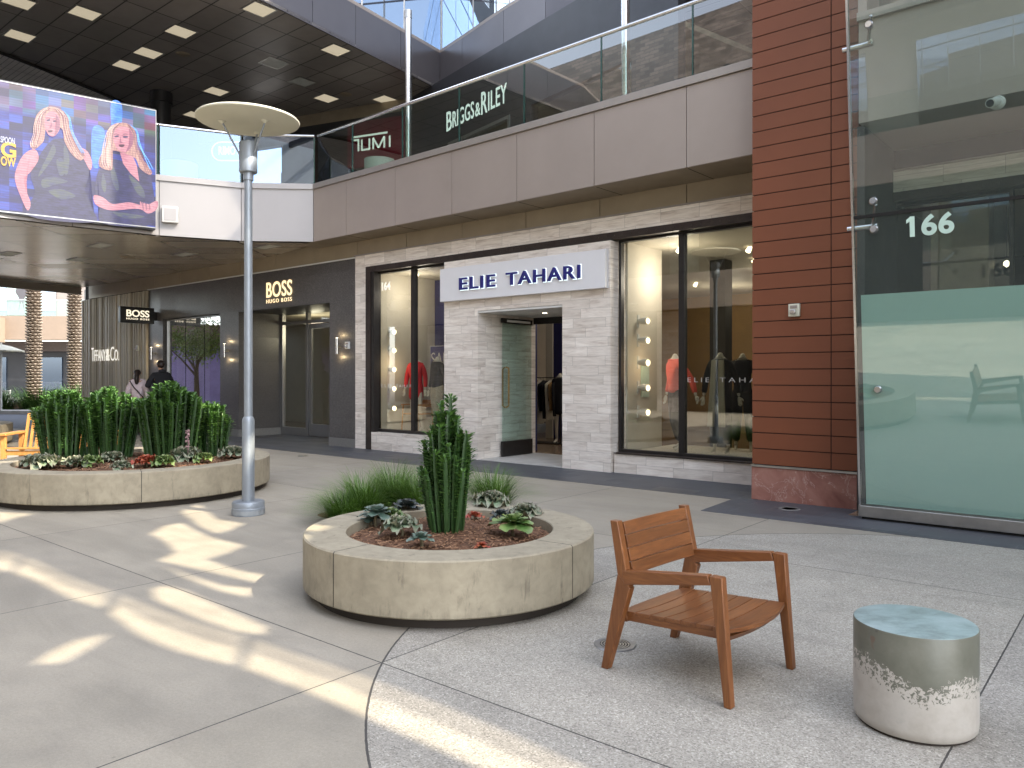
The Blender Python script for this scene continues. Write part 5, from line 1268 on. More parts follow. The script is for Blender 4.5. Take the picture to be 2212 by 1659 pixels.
for k in range(7):
    y0, y1 = -.275+.086*k+.003, -.275+.086*(k+1)-.002; z0 = .304+(.038)*(k/7); z1 = .304+.038*((k+1)/7)
    m = MB(); nx = 8
    for j in range(nx):
        xa, xb = -.292+.584*j/nx, -.292+.584*(j+1)/nx
        f = .045 if k == 6 else 0.0; g_ = .03 if k == 0 else 0
        fa, fb = f*(1-(xa/.292)**2), f*(1-(xb/.292)**2); ga, gb = -g_*(1-(xa/.292)**2), -g_*(1-(xb/.292)**2)
        da, db = -.012*(1-(xa/.292)**2), -.012*(1-(xb/.292)**2)
        m.add([(xa, y0+ga, z0+da), (xb, y0+gb, z0+db), (xb, y1+fb, z1+db), (xa, y1+fa, z1+da), (xa, y0+ga, z0+da-.02), (xb, y0+gb, z0+db-.02), (xb, y1+fb, z1+db-.02), (xa, y1+fa, z1+da-.02)],
              [(0, 1, 2, 3), (7, 6, 5, 4), (4, 5, 1, 0), (3, 2, 6, 7)] + ([(0, 3, 7, 4)] if j == 0 else []) + ([(1, 5, 6, 2)] if j == nx-1 else []))
    ob('seat_slat', m, 'teak', ch, .0025)
m = MB(); nx = 8
for j in range(nx):
    xa, xb = -.292+.584*j/nx, -.292+.584*(j+1)/nx; fa, fb = .035*(1-(xa/.292)**2), .035*(1-(xb/.292)**2)
    m.add([(xa, .285+fa, .27), (xb, .285+fb, .27), (xb, .31+fb, .30), (xa, .31+fa, .30), (xa, .26+fa, .27), (xb, .26+fb, .27), (xb, .28+fb, .305), (xa, .28+fa, .305)], [(0, 1, 2, 3), (7, 6, 5, 4), (4, 5, 1, 0), (3, 2, 6, 7)])
ob('front_rail', m, 'teak', ch)
ob('rear_rail', MB().box(-.292, .292, -.26, -.24, .25, .285), 'teak', ch, .003)

# ---------------------------------------------------------------- concrete stool
def mat_stool():
    m, nt, nn, ll, bs = nmat('stool_concrete')
    c = coords(nt); x, y, z = sep(nt, c)
    ang = mth(nt, 'ARCTAN2', y, x)                               # -pi/2 faces the camera
    base = noise(nt, c, 5, 6, .65, .3); fine = noise(nt, c, 40, 4, .7)
    wave = ramp(nt, mth(nt, 'DIVIDE', mth(nt, 'ADD', ang, PI), 2*PI), [(0, .225), (.05, .222), (.09, .208), (.13, .182), (.17, .155), (.21, .15), (.25, .172), (.29, .19), (.34, .185), (.42, .15), (.6, .2), (.92, .215), (1, .225)])
    # note: ramp gives the height of the pale part along the circumference
    w1 = mth(nt, 'ADD', wave, mth(nt, 'MULTIPLY', mth(nt, 'SUBTRACT', base, .5), .02))
    vor = nn.new('ShaderNodeTexVoronoi'); vor.inputs['Scale'].default_value = 75; vor.inputs['Randomness'].default_value = 1; ll.new(c, vor.inputs['Vector'])
    sp = noise(nt, c, 60, 4, .7, .6)
    above = mth(nt, 'SUBTRACT', z, w1)
    th_ = mth(nt, 'ADD', .475, mth(nt, 'MULTIPLY', mth(nt, 'SUBTRACT', above, .045), 1.3))
    speck = mth(nt, 'MULTIPLY', mth(nt, 'GREATER_THAN', sp, th_), mth(nt, 'LESS_THAN', above, mth(nt, 'ADD', .045, mth(nt, 'MULTIPLY', noise(nt, c, 22, 3, .6), .09))))
    pale = mth(nt, 'MAXIMUM', mth(nt, 'LESS_THAN', above, 0.0), speck)
    grey = ramp(nt, base, [(.3, (.115, .115, .088)), (.55, (.15, .15, .118)), (.75, (.185, .185, .15))])
    white_ = ramp(nt, noise(nt, c, 9, 6, .7), [(.3, (.40, .36, .31)), (.6, (.48, .445, .395)), (.8, (.40, .375, .335))])
    col = mixc(nt, pale, grey, white_)
    st = ramp(nt, noise(nt, coords(nt, 'Object', (1, 1, 1.0)), 6.5, 3, .5), [(.66, 0.0), (.69, 1.0)])
    col = mixc(nt, mth(nt, 'MULTIPLY', st, mth(nt, 'MULTIPLY', mth(nt, 'GREATER_THAN', z, .33), .7)), col, (.15, .09, .065))
    pit = ramp(nt, noise(nt, c, 30, 1, .3), [(.20, 1.0), (.23, 0.0)])
    col = mixc(nt, mth(nt, 'MULTIPLY', pit, .7), col, (.10, .09, .08))
    geo = nn.new('ShaderNodeNewGeometry'); nz = sep(nt, geo.outputs['Normal'])[2]
    top = ramp(nt, noise(nt, coords(nt, 'Object', (1, 1.4, 1)), 6, 6, .68, .3), [(.34, (.17, .215, .205)), (.5, (.26, .34, .335)), (.65, (.33, .41, .41))])  # top face painted paler and bluish, as if lit by the sky
    tp = mth(nt, 'GREATER_THAN', z, .4375)
    col = mixc(nt, tp, col, top)
    ll.new(col, bs.inputs['Base Color']); bs.inputs['Roughness'].default_value = .36
    bump(nt, bs, fine, .12, .002)
    return m
M['stool'] = mat_stool()
stl = thing('drum_stool', 'round concrete drum stool, grey over cream with a speckled wave', 'stool', (1.745, 3.335, 0), 0)
ob('drum', MB().lathe([(.232, .012), (.240, .020), (.243, .05), (.243, .432), (.240, .4385), (.232, .440), (.0, .440)], n=96, cap1=False), 'stool', stl)
ob('foot', MB().lathe([(.225, 0), (.225, .015)], n=60), 'plinth', stl)

# ---------------------------------------------------------------- bench at the left
be = thing('garden_bench', 'sunlit orange slatted wooden bench behind the large planter', 'bench', (-7.0, 12.0, 0), math.radians(9))
bw = .72
for sx in (-1, 1):
    for y in (-.30, .28): ob('leg', MB().box(sx*bw-.035, sx*bw+.035, y-.03, y+.03, 0, .60 if y < 0 else .62), 'bench_wood', be, .004)
    ob('armrest', MB().box(sx*bw-.06, sx*bw+.06, -.38, .33, .60, .635), 'bench_wood', be, .004)
for k in range(8): ob('seat_slat', MB().box(-bw+.03, bw-.03, -.33+.075*k, -.33+.075*k+.055, .395-.008*k, .42-.008*k), 'bench_wood', be)
for k in range(17):
    x = -bw+.07+k*(2*bw-.14)/16; ob('back_slat', prism_x(x-.018, x+.018, [(.20, .36), (.225, .36), (.385, .90), (.36, .905)]), 'bench_wood', be)
ob('back_rail', prism_x(-bw+.04, bw-.04, [(.365, .80), (.39, .80), (.40, .84), (.375, .84)]), 'bench_wood', be); ob('apron', MB().box(-bw, bw, -.30, -.28, .30, .37), 'bench_wood', be)
rp2 = thing('round_planter', 'distant low white rimmed round planter beyond the wooden bench', 'planter', (-13.2, 16.3, 0), 0, 'round concrete planters')
ob('concrete_ring', MB().lathe([(1.9, .2), (1.9, .44), (2.2, .44), (2.2, .06), (2.0, .06)], n=64, cap0=False, cap1=False), 'concrete', rp2); ob('plinth', MB().lathe([(2.1, 0), (2.1, .08)], n=40), 'plinth', rp2); ob('soil', MB().lathe([(0, .38), (1.9, .36)], n=40), 'bark', rp2)
grass(-13.4, 16.8, .38, .8, .5, 500, 'grass clump in the distant white rimmed planter', 390, 'grass_dark')

# ---------------------------------------------------------------- people and shop mannequins
def body(name, parent, chains, mat, sub=2, root=None):
    """continuous skin: chains of (point, radius) whose first point may be a shared joint"""
    vs, es, rad, idx = [], [], [], {}
    for chn in chains:
        prev = None
        for p, r_ in chn:
            k = tuple(round(v, 4) for v in p)
            if k not in idx: idx[k] = len(vs); vs.append(p); rad.append(r_ if isinstance(r_, tuple) else (r_, r_))
            if prev is not None and prev != idx[k]: es.append((prev, idx[k]))
            prev = idx[k]
    me = bpy.data.meshes.new(name); me.from_pydata(vs, es, []); o = bpy.data.objects.new(name, me); COL.objects.link(o)
    sk = o.modifiers.new('skin', 'SKIN'); sk.use_smooth_shade = True
    for i, sv in enumerate(me.skin_vertices[0].data): sv.radius = rad[i]; sv.use_root = (i == (root or 0))
    sb_ = o.modifiers.new('sub', 'SUBSURF'); sb_.levels = sub; sb_.render_levels = sub
    bpy.context.view_layer.update()
    m2 = bpy.data.meshes.new_from_object(o.evaluated_get(bpy.context.evaluated_depsgraph_get()))
    bpy.data.objects.remove(o); m2.name = name
    m2.polygons.foreach_set('use_smooth', [True]*len(m2.polygons))
    return ob(name, m2, mat, parent, fix=False)
def ell(c, r, n=14, m=10):
    mb = MB(); vs = []
    for i in range(m+1):
        a = PI*i/m
        for k in range(n): b = 2*PI*k/n; vs.append((c[0]+r[0]*math.sin(a)*math.cos(b), c[1]+r[1]*math.sin(a)*math.sin(b), c[2]+r[2]*math.cos(a)))
    mb.add(vs, [(i*n+k, (i+1)*n+k, (i+1)*n+(k+1) % n, i*n+(k+1) % n) for i in range(m) for k in range(n)], True); return mb
def hand(parent, wrist, d, mat, side=1):
    """five fingers and a palm continuing the wrist; d is the arm direction"""
    w = Vector(wrist); d = Vector(d).normalized(); sd = d.cross(Vector((0, 1, 0))).normalized()*side
    ch_ = [[(tuple(w), .024), (tuple(w+d*.05), (.034, .018)), (tuple(w+d*.085), (.036, .016))]]
    for k, L in enumerate((.065, .075, .07, .055)):
        b = w+d*.085+sd*(.024-.016*k); c_ = b+d*L*.5; e = c_+(d*.8+Vector((0, -.4, 0)))*L*.5
        ch_.append([(tuple(w+d*.085), (.036, .016)), (tuple(b), .0085), (tuple(c_), .008), (tuple(e), .006)])
    b = w+d*.03+sd*.03; ch_.append([(tuple(w+d*.05), (.034, .018)), (tuple(b), .010), (tuple(b+d*.03+sd*.02), .009), (tuple(b+d*.055+sd*.022), .007)])
    return body('hand', parent, ch_, mat, 1)
def person(x, y, rot, label, H, wide, jacket, male):
    t = thing('person', label, 'person', (x, y, 0), rot)      # local -y is the way the person faces
    k = H/1.65; s = wide
    P = lambda a, b, c: (a*s, b, c*k)
    nose = -.10
    hips, waist, chest, neck = P(0, 0, .92), P(0, .0, 1.06), P(0, .01, 1.27), P(0, .015, 1.42)
    L1 = [(hips, (.155*s, .12)), (P(.095, 0, .82), .088), (P(.10, -.01, .48), .060), (P(.10, .01, .14), .042), (P(.10, .02, .06), .038), (P(.10, -.14, .03), .032)]
    L2 = [(hips, (.155*s, .12)), (P(-.095, 0, .82), .088), (P(-.11, .03, .48), .060), (P(-.11, .06, .14), .042), (P(-.11, .07, .06), .038), (P(-.11, -.09, .03), .032)]
    tor = [(hips, (.155*s, .12)), (waist, (.135*s, .10)), (chest, (.165*s, .115)), (P(0, .015, 1.36), (.12*s, .085)), (neck, .052), (P(0, -.01, 1.48), .050), (P(0, -.02, 1.55), (.076, .092)), (P(0, -.015, 1.61), (.06, .075))]
    arm = lambda q, el, wr: [(chest, (.165*s, .115)), (P(.165*q, .01, 1.345), .062), (P(*el), .044), (P(*wr), .030)]
    if male: a1, a2 = ((.27, -.02, 1.10), (.20, -.20, 1.16)), ((-.28, -.02, 1.10), (-.26, -.18, 1.0))
    else: a1, a2 = ((.24, .04, 1.08), (.27, .0, .86)), ((-.24, .04, 1.08), (-.27, .0, .86))
    body('body', t, [tor, L1, L2, arm(1, *a1), arm(-1, *a2)], 'skin', 2)
    hand(t, P(*a1[1]), Vector(P(*a1[1]))-Vector(P(*a1[0])), 'skin', 1); hand(t, P(*a2[1]), Vector(P(*a2[1]))-Vector(P(*a2[0])), 'skin', -1)
    g = .016
    tj = [(P(0, 0, .90), (.165*s+g, .13+g)), (waist, (.145*s+g, .11+g)), (chest, (.178*s+g, .125+g)), (P(0, .015, 1.38), (.12*s+g, .08+g)), (P(0, .01, 1.43), .058+g)]
    aj = lambda q, el, wr: [(chest, (.178*s+g, .125+g)), (P(.165*q, .01, 1.35), .070+g), (P(*el), .052+g), (tuple((Vector(P(*el))*.12+Vector(P(*wr))*.88)), .036+g)]
    body('jacket', t, [tj, aj(1, *a1), aj(-1, *a2)], jacket, 2)
    g = .012
    body('trousers', t, [[(P(0, 0, .96), (.15*s+g, .115+g)), (hips, (.16*s+g, .125+g))]]+[[(hips, (.16*s+g, .125+g))]+[(p_, r_+g) for p_, r_ in L[1:4]] for L in (L1, L2)], 'denim' if not male else 'black_cloth', 2)
    for sx in (-.10, -.11): pass
    for q, yy in ((.10, -.05), (-.11, 0)): ob('shoe', ell((q*s, yy, .035), (.048, .13, .042)), 'white_paint' if not male else 'gap', t)
    hz = 1.565*k
    ob('ear', ell((.082, -.01, hz-.01), (.012, .022, .03), 8, 6), 'skin', t); ob('ear', ell((-.082, -.01, hz-.01), (.012, .022, .03), 8, 6), 'skin', t)
    ob('nose', ell((0, -.115, hz-.015), (.014, .02, .022), 8, 6), 'skin', t)
    for q in (-.03, .03): ob('eye', ell((q, -.098, hz+.012), (.012, .008, .007), 8, 6), 'gap', t)
    ob('mouth', ell((0, -.10, hz-.055), (.022, .008, .006), 8, 6), 'tumi_red', t)
    if male:
        ob('hair', ell((0, .004, hz+.025), (.092, .112, .105)), 'hair', t)
        body('hood', t, [[(P(-.08, .06, 1.42), .045), (P(0, .10, 1.44), .055), (P(.08, .06, 1.42), .045)]], jacket, 2)
    else:
        body('hair', t, [[(P(0, -.01, 1.61), (.088, .10)), (P(0, .03, 1.565), (.092, .09)), (P(0, .10, 1.53), .055), (P(.01, .15, 1.46), .06), (P(.0, .14, 1.38), .062), (P(.01, .13, 1.28), .03)]], 'hair', 2)
        st_ = MB(); pts = [P(.17, .10, 1.36), P(.08, .155, 1.22), P(-.05, .16, 1.08), P(-.18, .10, .92)]
        for a, b in zip(pts[:-1], pts[1:]): st_.tube([a, b], .012, 6)
        ob('bag_strap', st_, 'black_cloth', t); ob('bag', ell(P(-.22, .05, .86), (.09, .05, .07)), 'black_cloth', t)
    return t
Yw = 19.2
person((297-1106)/F*Yw, Yw, PI+.35, 'woman in a pale pink denim jacket with curly ponytail seen from behind', 1.66, .92, 'pink_jacket', False)
person((347-1106)/F*19.0, 19.0, PI+.9, 'man in a black hooded jacket with receding dark hair beside the window', 1.86, 1.18, 'black_cloth', True)

def mannequin(s, d, z, rot, label, top=None, bottom=None, lean=.0, step=.12, coat=False, arm=.06):
    p = W(s, d); t = thing('mannequin', label, 'mannequin', (p.x, p.y, z), FROT+PI+rot, 'headless mannequins in the clothing store')
    hips, chest = (0, 0, .98), (lean, -.01, 1.30)
    tor = [(hips, (.13, .10)), ((lean*.5, 0, 1.10), (.10, .08)), (chest, (.145, .10)), ((lean, 0, 1.42), (.09, .065)), ((lean, 0, 1.50), .042), ((lean, -.005, 1.55), .038)]
    L1 = [(hips, (.13, .10)), ((.08, 0, .88), .078), ((.09+step*.3, -step*.6, .52), .050), ((.10+step*.5, -step*.2, .14), .030), ((.10+step*.5, -step*.2+.02, .10), .028), ((.10+step*.5, -.14-step*.2, .03), .024)]
    L2 = [(hips, (.13, .10)), ((-.08, 0, .88), .078), ((-.09, .0, .52), .050), ((-.10, step*.6, .14), .030), ((-.10, step*.6+.02, .10), .028), ((-.10, step*.6-.13, .03), .024)]
    e1, w1, e2, w2 = (.24+arm, .02, 1.12), (.30+arm*2, -.04, .88), (-.24, .03, 1.12), (-.25, -.03, .88)
    A1 = [(chest, (.145, .10)), ((lean+.15, 0, 1.38), .052), (e1, .036), (w1, .022)]; A2 = [(chest, (.145, .10)), ((lean-.15, 0, 1.38), .052), (e2, .036), (w2, .022)]
    body('body', t, [tor, L1, L2, A1, A2], 'manne', 2)
    hand(t, w1, Vector(w1)-Vector(e1), 'manne', 1); hand(t, w2, Vector(w2)-Vector(e2), 'manne', -1)
    for L in (L1, L2):
        q = L[-2][0]; ob('heel', MB().tube([(q[0], q[1]+.02, .09), (q[0], q[1]+.03, 0)], [.014, .006], 8), 'manne', t)
    g = .016
    if top:
        low = .62 if coat else .90
        c_ = [[((lean*.3, 0, low), (.17+g if coat else .135+g, .13+g)), ((0, 0, .98), (.14+g, .11+g)), ((lean*.5, 0, 1.10), (.115+g, .09+g)), (chest, (.15+g, .108+g)), ((lean, 0, 1.42), (.095+g, .07+g)), ((lean, 0, 1.47), .052+g)]]
        for A in (A1, A2): c_.append([(chest, (.15+g, .108+g))]+[(q, r_+g) for q, r_ in A[1:3]]+[(tuple(Vector(A[2][0])*.15+Vector(A[3][0])*.85), .026+g)])
        body('coat' if coat else 'top', t, c_, top, 2)
    if bottom:
        g = .02; body('trousers', t, [[((0, 0, 1.04), (.125, .095)), (hips, (.14+g, .11+g))]]+[[(hips, (.14+g, .11+g))]+[(q, r_+g+.015) for q, r_ in L[1:4]] for L in (L1, L2)], bottom, 2)
    return t
mannequin(win_s(899, -.85), -.85, .34, .3, 'headless mannequin in a long red coat in the left window', 'red_cloth', None, coat=True, arm=-.03)
mannequin(win_s(945, -.75), -.75, .34, -.2, 'headless mannequin in a dark top and pale tweed trousers in the left window', 'black_cloth', 'tweed', arm=.05, step=.2)
mannequin(win_s(1462, -.95), -.95, .31, -.5, 'headless mannequin in a coral blouse leaning in the right window', 'coral_cloth', 'black_cloth', lean=-.05, step=.2, arm=.14)
mannequin(win_s(1556, -.85), -.85, .31, .1, 'headless mannequin in black with a long cream scarf in the right window', 'black_cloth', 'black_cloth', step=.05, arm=0)
mannequin(win_s(1604, -1.5), -1.5, .31, .4, 'headless mannequin in dark clothes deepest in the right window', 'black_cloth', 'black_cloth', step=.05, arm=0)
mannequin(win_s(1210, -3.4), -3.4, .012, .2, 'headless mannequin in a black dress beside the clothes rack', 'black_cloth', None, coat=True, step=.05, arm=-.02)
p = W(win_s(1556, -.85), -.72); sf_ = thing('long_scarf', 'long cream open front panel hanging on the black clad mannequin', 'scarf', (p.x, p.y, .31), FROT)
for q in (-.09, .09): ob('cloth', MB().hexa([(q-.055, 0, .42), (q+.055, 0, .42), (q+.055, .03, .42), (q-.055, .03, .42)], [(q*.6-.04, -.06, 1.43), (q*.6+.04, -.06, 1.43), (q*.6+.04, -.02, 1.43), (q*.6-.04, -.02, 1.43)]), 'vest', sf_, .006)
# wooden window chair, poster and clothes rack
wc = thing('side_chair', 'pale wooden frame chair in the left shop window', 'chair', (W(7.55, -.85).x, W(7.55, -.85).y, .34), FROT)
for a, c in ((-.22, -.2), (.22, -.2), (-.22, .2), (.22, .2)): ob('leg', MB().tube([(a*1.1, c*1.1, 0), (a, c, .55 if c > 0 else .62)], .016, 8), 'bench_wood', wc)
for a in (-.22, .22): ob('armrest', MB().box(a-.02, a+.02, -.24, .24, .55, .575), 'bench_wood', wc)
ob('seat', MB().box(-.21, .21, -.2, .2, .36, .39), 'bench_wood', wc); ob('back', MB().box(-.2, .2, -.25, -.23, .5, .66), 'bench_wood', wc)
ps = front('wall_notice', 'pale blue notice hanging on the right window side wall', 'notice'); ob('sheet', MB().box(2.195, 2.205, -1.05, -.80, 1.15, 1.75), 'mint_letter', ps)
RS0 = win_s(1163, -3.4)
rk = thing('clothes_rack', 'black clothes rail seen through the open door', 'rack', (W(RS0, -3.4).x, W(RS0, -3.4).y, .012), FROT)
ob('frame', MB().tube([(-.62, 0, 0), (-.62, 0, 1.45), (.62, 0, 1.45), (.62, 0, 0)], .014, 8), 'black_metal', rk)
ob('foot', MB().box(-.72, .72, -.2, .2, 0, .02), 'black_metal', rk)
rr = random.Random(9)
cols = ['vest', 'black_cloth', 'vest', 'warm_wall', 'black_cloth', 'warm_wall', 'vest', 'black_cloth', 'black_cloth', 'vest', 'warm_wall', 'black_cloth']
names = {'vest': 'cream', 'black_cloth': 'black', 'warm_wall': 'tan'}
for i, cm_ in enumerate(cols):
    x = .52-i*.095; p = W(RS0+x, -3.4); L = rr.uniform(.62, .98)
    t = thing('hanging_garment', '%s garment hanging on the black clothes rail, one of its colour' % names[cm_], 'garment', (p.x, p.y, .012), FROT, '%s garments on the clothes rail' % names[cm_])
    ob('cloth', MB().hexa([(-.02, -.12, 1.36-L), (.02, -.12, 1.36-L), (.02, .14, 1.36-L), (-.02, .14, 1.36-L)], [(-.015, -.20, 1.30), (.015, -.20, 1.30), (.015, .20, 1.30), (-.015, .20, 1.30)]).hexa([(-.015, -.20, 1.30), (.015, -.20, 1.30), (.015, .20, 1.30), (-.015, .20, 1.30)], [(-.008, -.03, 1.39), (.008, -.03, 1.39), (.008, .03, 1.39), (-.008, .03, 1.39)]), cm_, t, .01)
    ob('hanger', MB().tube([(0, 0, 1.39), (0, .0, 1.46)], .004, 5), 'steel', t)

# ---------------------------------------------------------------- palms, far building, umbrella
def palm(x, y, h, r_, label, seed):
    rr = random.Random(seed); t = thing('palm_tree', label, 'palm', (x, y, 0), rr.random(), 'palms across the road')
    ob('core', MB().lathe([(r_*1.05, 0), (r_*.9, .8), (r_*.9, h)], n=16), 'palm_gap', t)
    m = MB(); row = 0; z = .1; n_ = 9
    while z < h:
        for k in range(n_):
            a = (k+.5*(row % 2))*2*PI/n_; e = Vector((math.cos(a), math.sin(a), 0)); sd = Vector((-e.y, e.x, 0)); w_ = r_*.42*rr.uniform(.9, 1.1); hh_ = .085*rr.uniform(.85, 1.1)
            c_ = e*r_*.9+Vector((0, 0, z+rr.uniform(-.01, .01))); o_ = e*r_*.26
            m.add([c_-sd*w_, c_+Vector((0, 0, -hh_*.75)), c_+sd*w_, c_+Vector((0, 0, hh_*.6)), c_+o_+Vector((0, 0, hh_*.50)), c_+o_*1.1+sd*w_*.55+Vector((0, 0, hh_*.28)), c_+o_*1.1-sd*w_*.55+Vector((0, 0, hh_*.28)), c_+o_*.9-Vector((0, 0, hh_*.05))],
                  [(0, 1, 7, 6), (1, 2, 5, 7), (2, 3, 4, 5), (3, 0, 6, 4), (6, 7, 5, 4)])
        z += .125; row += 1
    ob('trunk', m, 'palm_trunk', t, fix=False)
    m = MB()
    for k in range(34):
        a = rr.random()*2*PI; el = rr.uniform(-.2, 1.2); L = rr.uniform(2.4, 3.2); e = Vector((math.cos(a), math.sin(a), 0)); pts = [Vector((0, 0, h))+e*math.cos(el)*L*q+Vector((0, 0, math.sin(el)*L*q-1.3*q*q*L*.5)) for q in (0, .25, .5, .75, 1)]
        for i in range(20):
            q = .15+.85*i/20; f = q*4; j = min(3, int(f)); p_ = pts[j].lerp(pts[j+1], f-j); dd = (pts[j+1]-pts[j]).normalized(); sd = dd.cross(Vector((0, 0, 1))).normalized()
            for g_ in (-1, 1):
                tip = p_+(sd*g_*.5+dd*.35+Vector((0, 0, -.15)))*(1-.6*q)
                m.add([p_, p_+dd*.05, tip], [(0, 1, 2)])
    ob('fronds', m, 'frond', t, fix=False)['kind'] = 'stuff'
palm((73-1106)/F*32.4, 32.4, 8.6, .27, 'nearer thicker palm trunk across the road, left of the other', 3)
palm((161-1106)/F*33.8, 33.8, 9.2, .26, 'palm trunk across the road right beside the slatted wall', 4)
fb = thing('far_building', 'distant beige shopping building with glazed upper balcony', 'building', (-30, 52, 0), math.radians(6))
ob('fascia', MB().box(-30, 22, -1.2, 0, 3.9, 5.45), 'far_panel', fb); ob('fascia_step', MB().box(-30, -3.4, -2.0, -1.2, 3.7, 5.3), 'far_panel', fb)
ob('balcony_glass', MB().box(-30, 22, -1.0, -.95, 5.46, 6.5), 'glass_rail', fb); ob('handrail', MB().box(-30, 22, -1.03, -.93, 6.5, 6.56), 'steel', fb)
ob('ground_floor', MB().box(-30, 22, 2.5, 3, 0, 3.9), 'panel_black', fb); ob('lintel', MB().box(-30, 22, 1.4, 2.49, 3.2, 3.89), 'brown_steel', fb)
for k in range(14): ob('shop_window', MB().box(-29+3.7*k, -27.4+3.7*k, 2.4, 2.48, .3, 2.8), 'glass_blue', fb)
ob('upper_wall', MB().box(-30, 22, 4, 4.5, 5.4, 11), 'panel_taupe', fb)
for k in range(7): ob('upper_window', MB().box(-28+7*k, -23.6+7*k, 3.9, 3.98, 5.5, 9.2), 'glass_sky', fb)
if 1: pass; ob('orange_strip', MB().box(-5.2, -4.7, 3.86, 3.99, 5.5, 9.5), simple('orange_strip', (.6, .20, .08), .6), fb)
ad = thing('advert_panel', 'grey blue advert panel with a dark standing figure on the far balcony', 'poster', (-32.4, 50.8, 5.5), math.radians(6))
ob('board', MB().box(-.9, .9, 0, .1, 0, 2.8), 'mint_letter', ad); ob('frame', MB().box(-.98, .98, .11, .16, -.05, 2.9), 'black_metal', ad)
ob('printed_figure', MB().add([(p[0], -.01, p[1]) for p in [tuple(q) for q in spline([(-.2, .2), (-.12, 1.0), (-.4, 1.6), (-.15, 1.9), (0, 2.2), (.15, 1.9), (.38, 1.5), (.14, 1.0), (.2, .2), (0, .9)], 3)]][::-1], [tuple(range(30))]), 'panel_dark', ad, fix=False)
for i, (x, y, Y) in enumerate(((2, 757, 30.0),)):
    t = thing('patio_umbrella', 'cream patio umbrella at the left edge across the road', 'umbrella', ((x-1106)/F*Y, Y, 0))
    ob('canopy', MB().lathe([(.80, 2.44), (.81, 2.46), (.81, 2.49), (.35, 2.66), (0, 2.74)], n=8, smooth=False, cap0=False, cap1=False), 'disc_cream', t); ob('pole', MB().lathe([(.04, 0), (.04, 2.8)], n=10), 'white_paint', t)
for x, y_ in ((8, 33.4), (-14, 34)):
    t = thing('patio_chair', 'white metal patio chair beyond the %s' % ('grass mounds by the left edge' if x > 0 else 'left frame edge near the umbrella'), 'chair', ((x-1106)/F*y_, y_, 0), .4)
    for a in (-.22, .22):
        for b in (-.2, .2): ob('leg', MB().tube([(a, b, 0), (a, b, .45 if b < 0 else .9)], .012, 6), 'white_paint', t)
    ob('seat', MB().box(-.23, .23, -.22, .22, .44, .46), 'white_paint', t)
    for k in range(4): ob('back_slat', MB().box(-.22, .22, .19, .21, .55+.09*k, .60+.09*k), 'white_paint', t)
# a leafy tree seen mirrored in the granite shop window
def tree(x, y, h, label, seed, R0=1.8):
    rr = random.Random(seed); t = thing('street_tree', label, 'tree', (x, y, 0), 0)
    tk = MB().tube([(0, 0, 0), (.05, .02, h*.35), (0, 0, h*.6)], [.12, .09, .05], 10)
    for k in range(6):
        a = k*1.05; tk.tube([(0, 0, h*(.32+.05*k)), (math.cos(a)*.6, math.sin(a)*.6, h*(.5+.05*k)), (math.cos(a)*1.1, math.sin(a)*1.1, h*(.62+.05*k))], [.05, .03, .01], 6)
    ob('trunk', tk, 'trunk', t); m = MB()
    cl_ = [(Vector((rr.gauss(0, .5)*R0, rr.gauss(0, .5)*R0, h*.72+rr.gauss(0, .26)*R0*1.5)), rr.uniform(.3, .6)) for _ in range(34)]
    for c_, q in cl_:
        for _ in range(110):
            d = Vector((rr.gauss(0, 1), rr.gauss(0, 1), rr.gauss(0, 1))).normalized()*q*rr.random()**.4; p_ = c_+d; a = Vector((rr.gauss(0, 1), rr.gauss(0, 1), rr.gauss(0, 1))).normalized()*.06; b = a.cross(d).normalized()*.03 if a.cross(d).length > 0 else Vector((.03, 0, 0))
            m.add([p_-a, p_+b, p_+a, p_-b], [(0, 1, 2, 3)])
    ob('crown', m, 'tree_leaf', t, fix=False)
tree(-18.6, 22.6, 3.9, 'light green street tree beyond the left edge', 5)
hd = thing('hoarding', 'plain purple hoarding below a beige band beyond the left edge', 'hoarding', (-30, 24, 0))
ob('panel', MB().box(-.1, 0, -9, 9, 0, 3.1), simple('purple', (.30, .24, .46), .6), hd); ob('band', MB().box(-.3, .3, -9, 9, 3.1, 4.2), 'far_panel', hd)
# opposite side of the court
op = thing('opposite_building', 'two storey building across the court with pale balcony', 'building', (W(0, 17.5).x, W(0, 17.5).y, 0), FROT)
ob('fascia', MB().box(-14, 30, 0, .3, 4.2, 5.6), 'panel_taupe', op); ob('slab', MB().box(-14, 30, .3, 4, 4.9, 5.3), 'panel_dark', op)
ob('glass_rail', MB().box(-14, 30, .05, .07, 5.6, 6.6), 'glass_rail', op)
m = MB()
for a, c in ((3, 7.4), (11, 12), (16.5, 20), (25, 26), (-9, -6)): m.box(a, c, 1.0, 1.4, 0, 4.2)
ob('stone_pier', m, 'stone', op); ob('shop_wall', MB().box(-14, 30, 2.2, 2.5, 0, 4.5), 'panel_black', op)
ob('upper_wall', MB().box(-14, 30, 4, 4.3, 5.3, 9.5), 'cream_wall', op)
for k in range(8): ob('upper_window', MB().box(-12+5*k, -8.5+5*k, 3.9, 3.99, 5.4, 8.6), 'glass_sky', op)
ob('roof_edge', MB().box(-14, 30, 2.0, 4.3, 9.3, 10.3), 'panel_taupe', op)
ob('upper_wall', MB().box(-14, 30, 3.2, 3.5, 10.31, 13.2), 'cream_wall', op); ob('top_wall', MB().box(-14, 30, 3.6, 3.9, 13.21, 17), M['brick'], op)
for k in range(22): ob('pergola_beam', MB().box(-13+2*k, -12.8+2*k, .6, 3.2, 13.0, 13.25), 'panel_black', op)

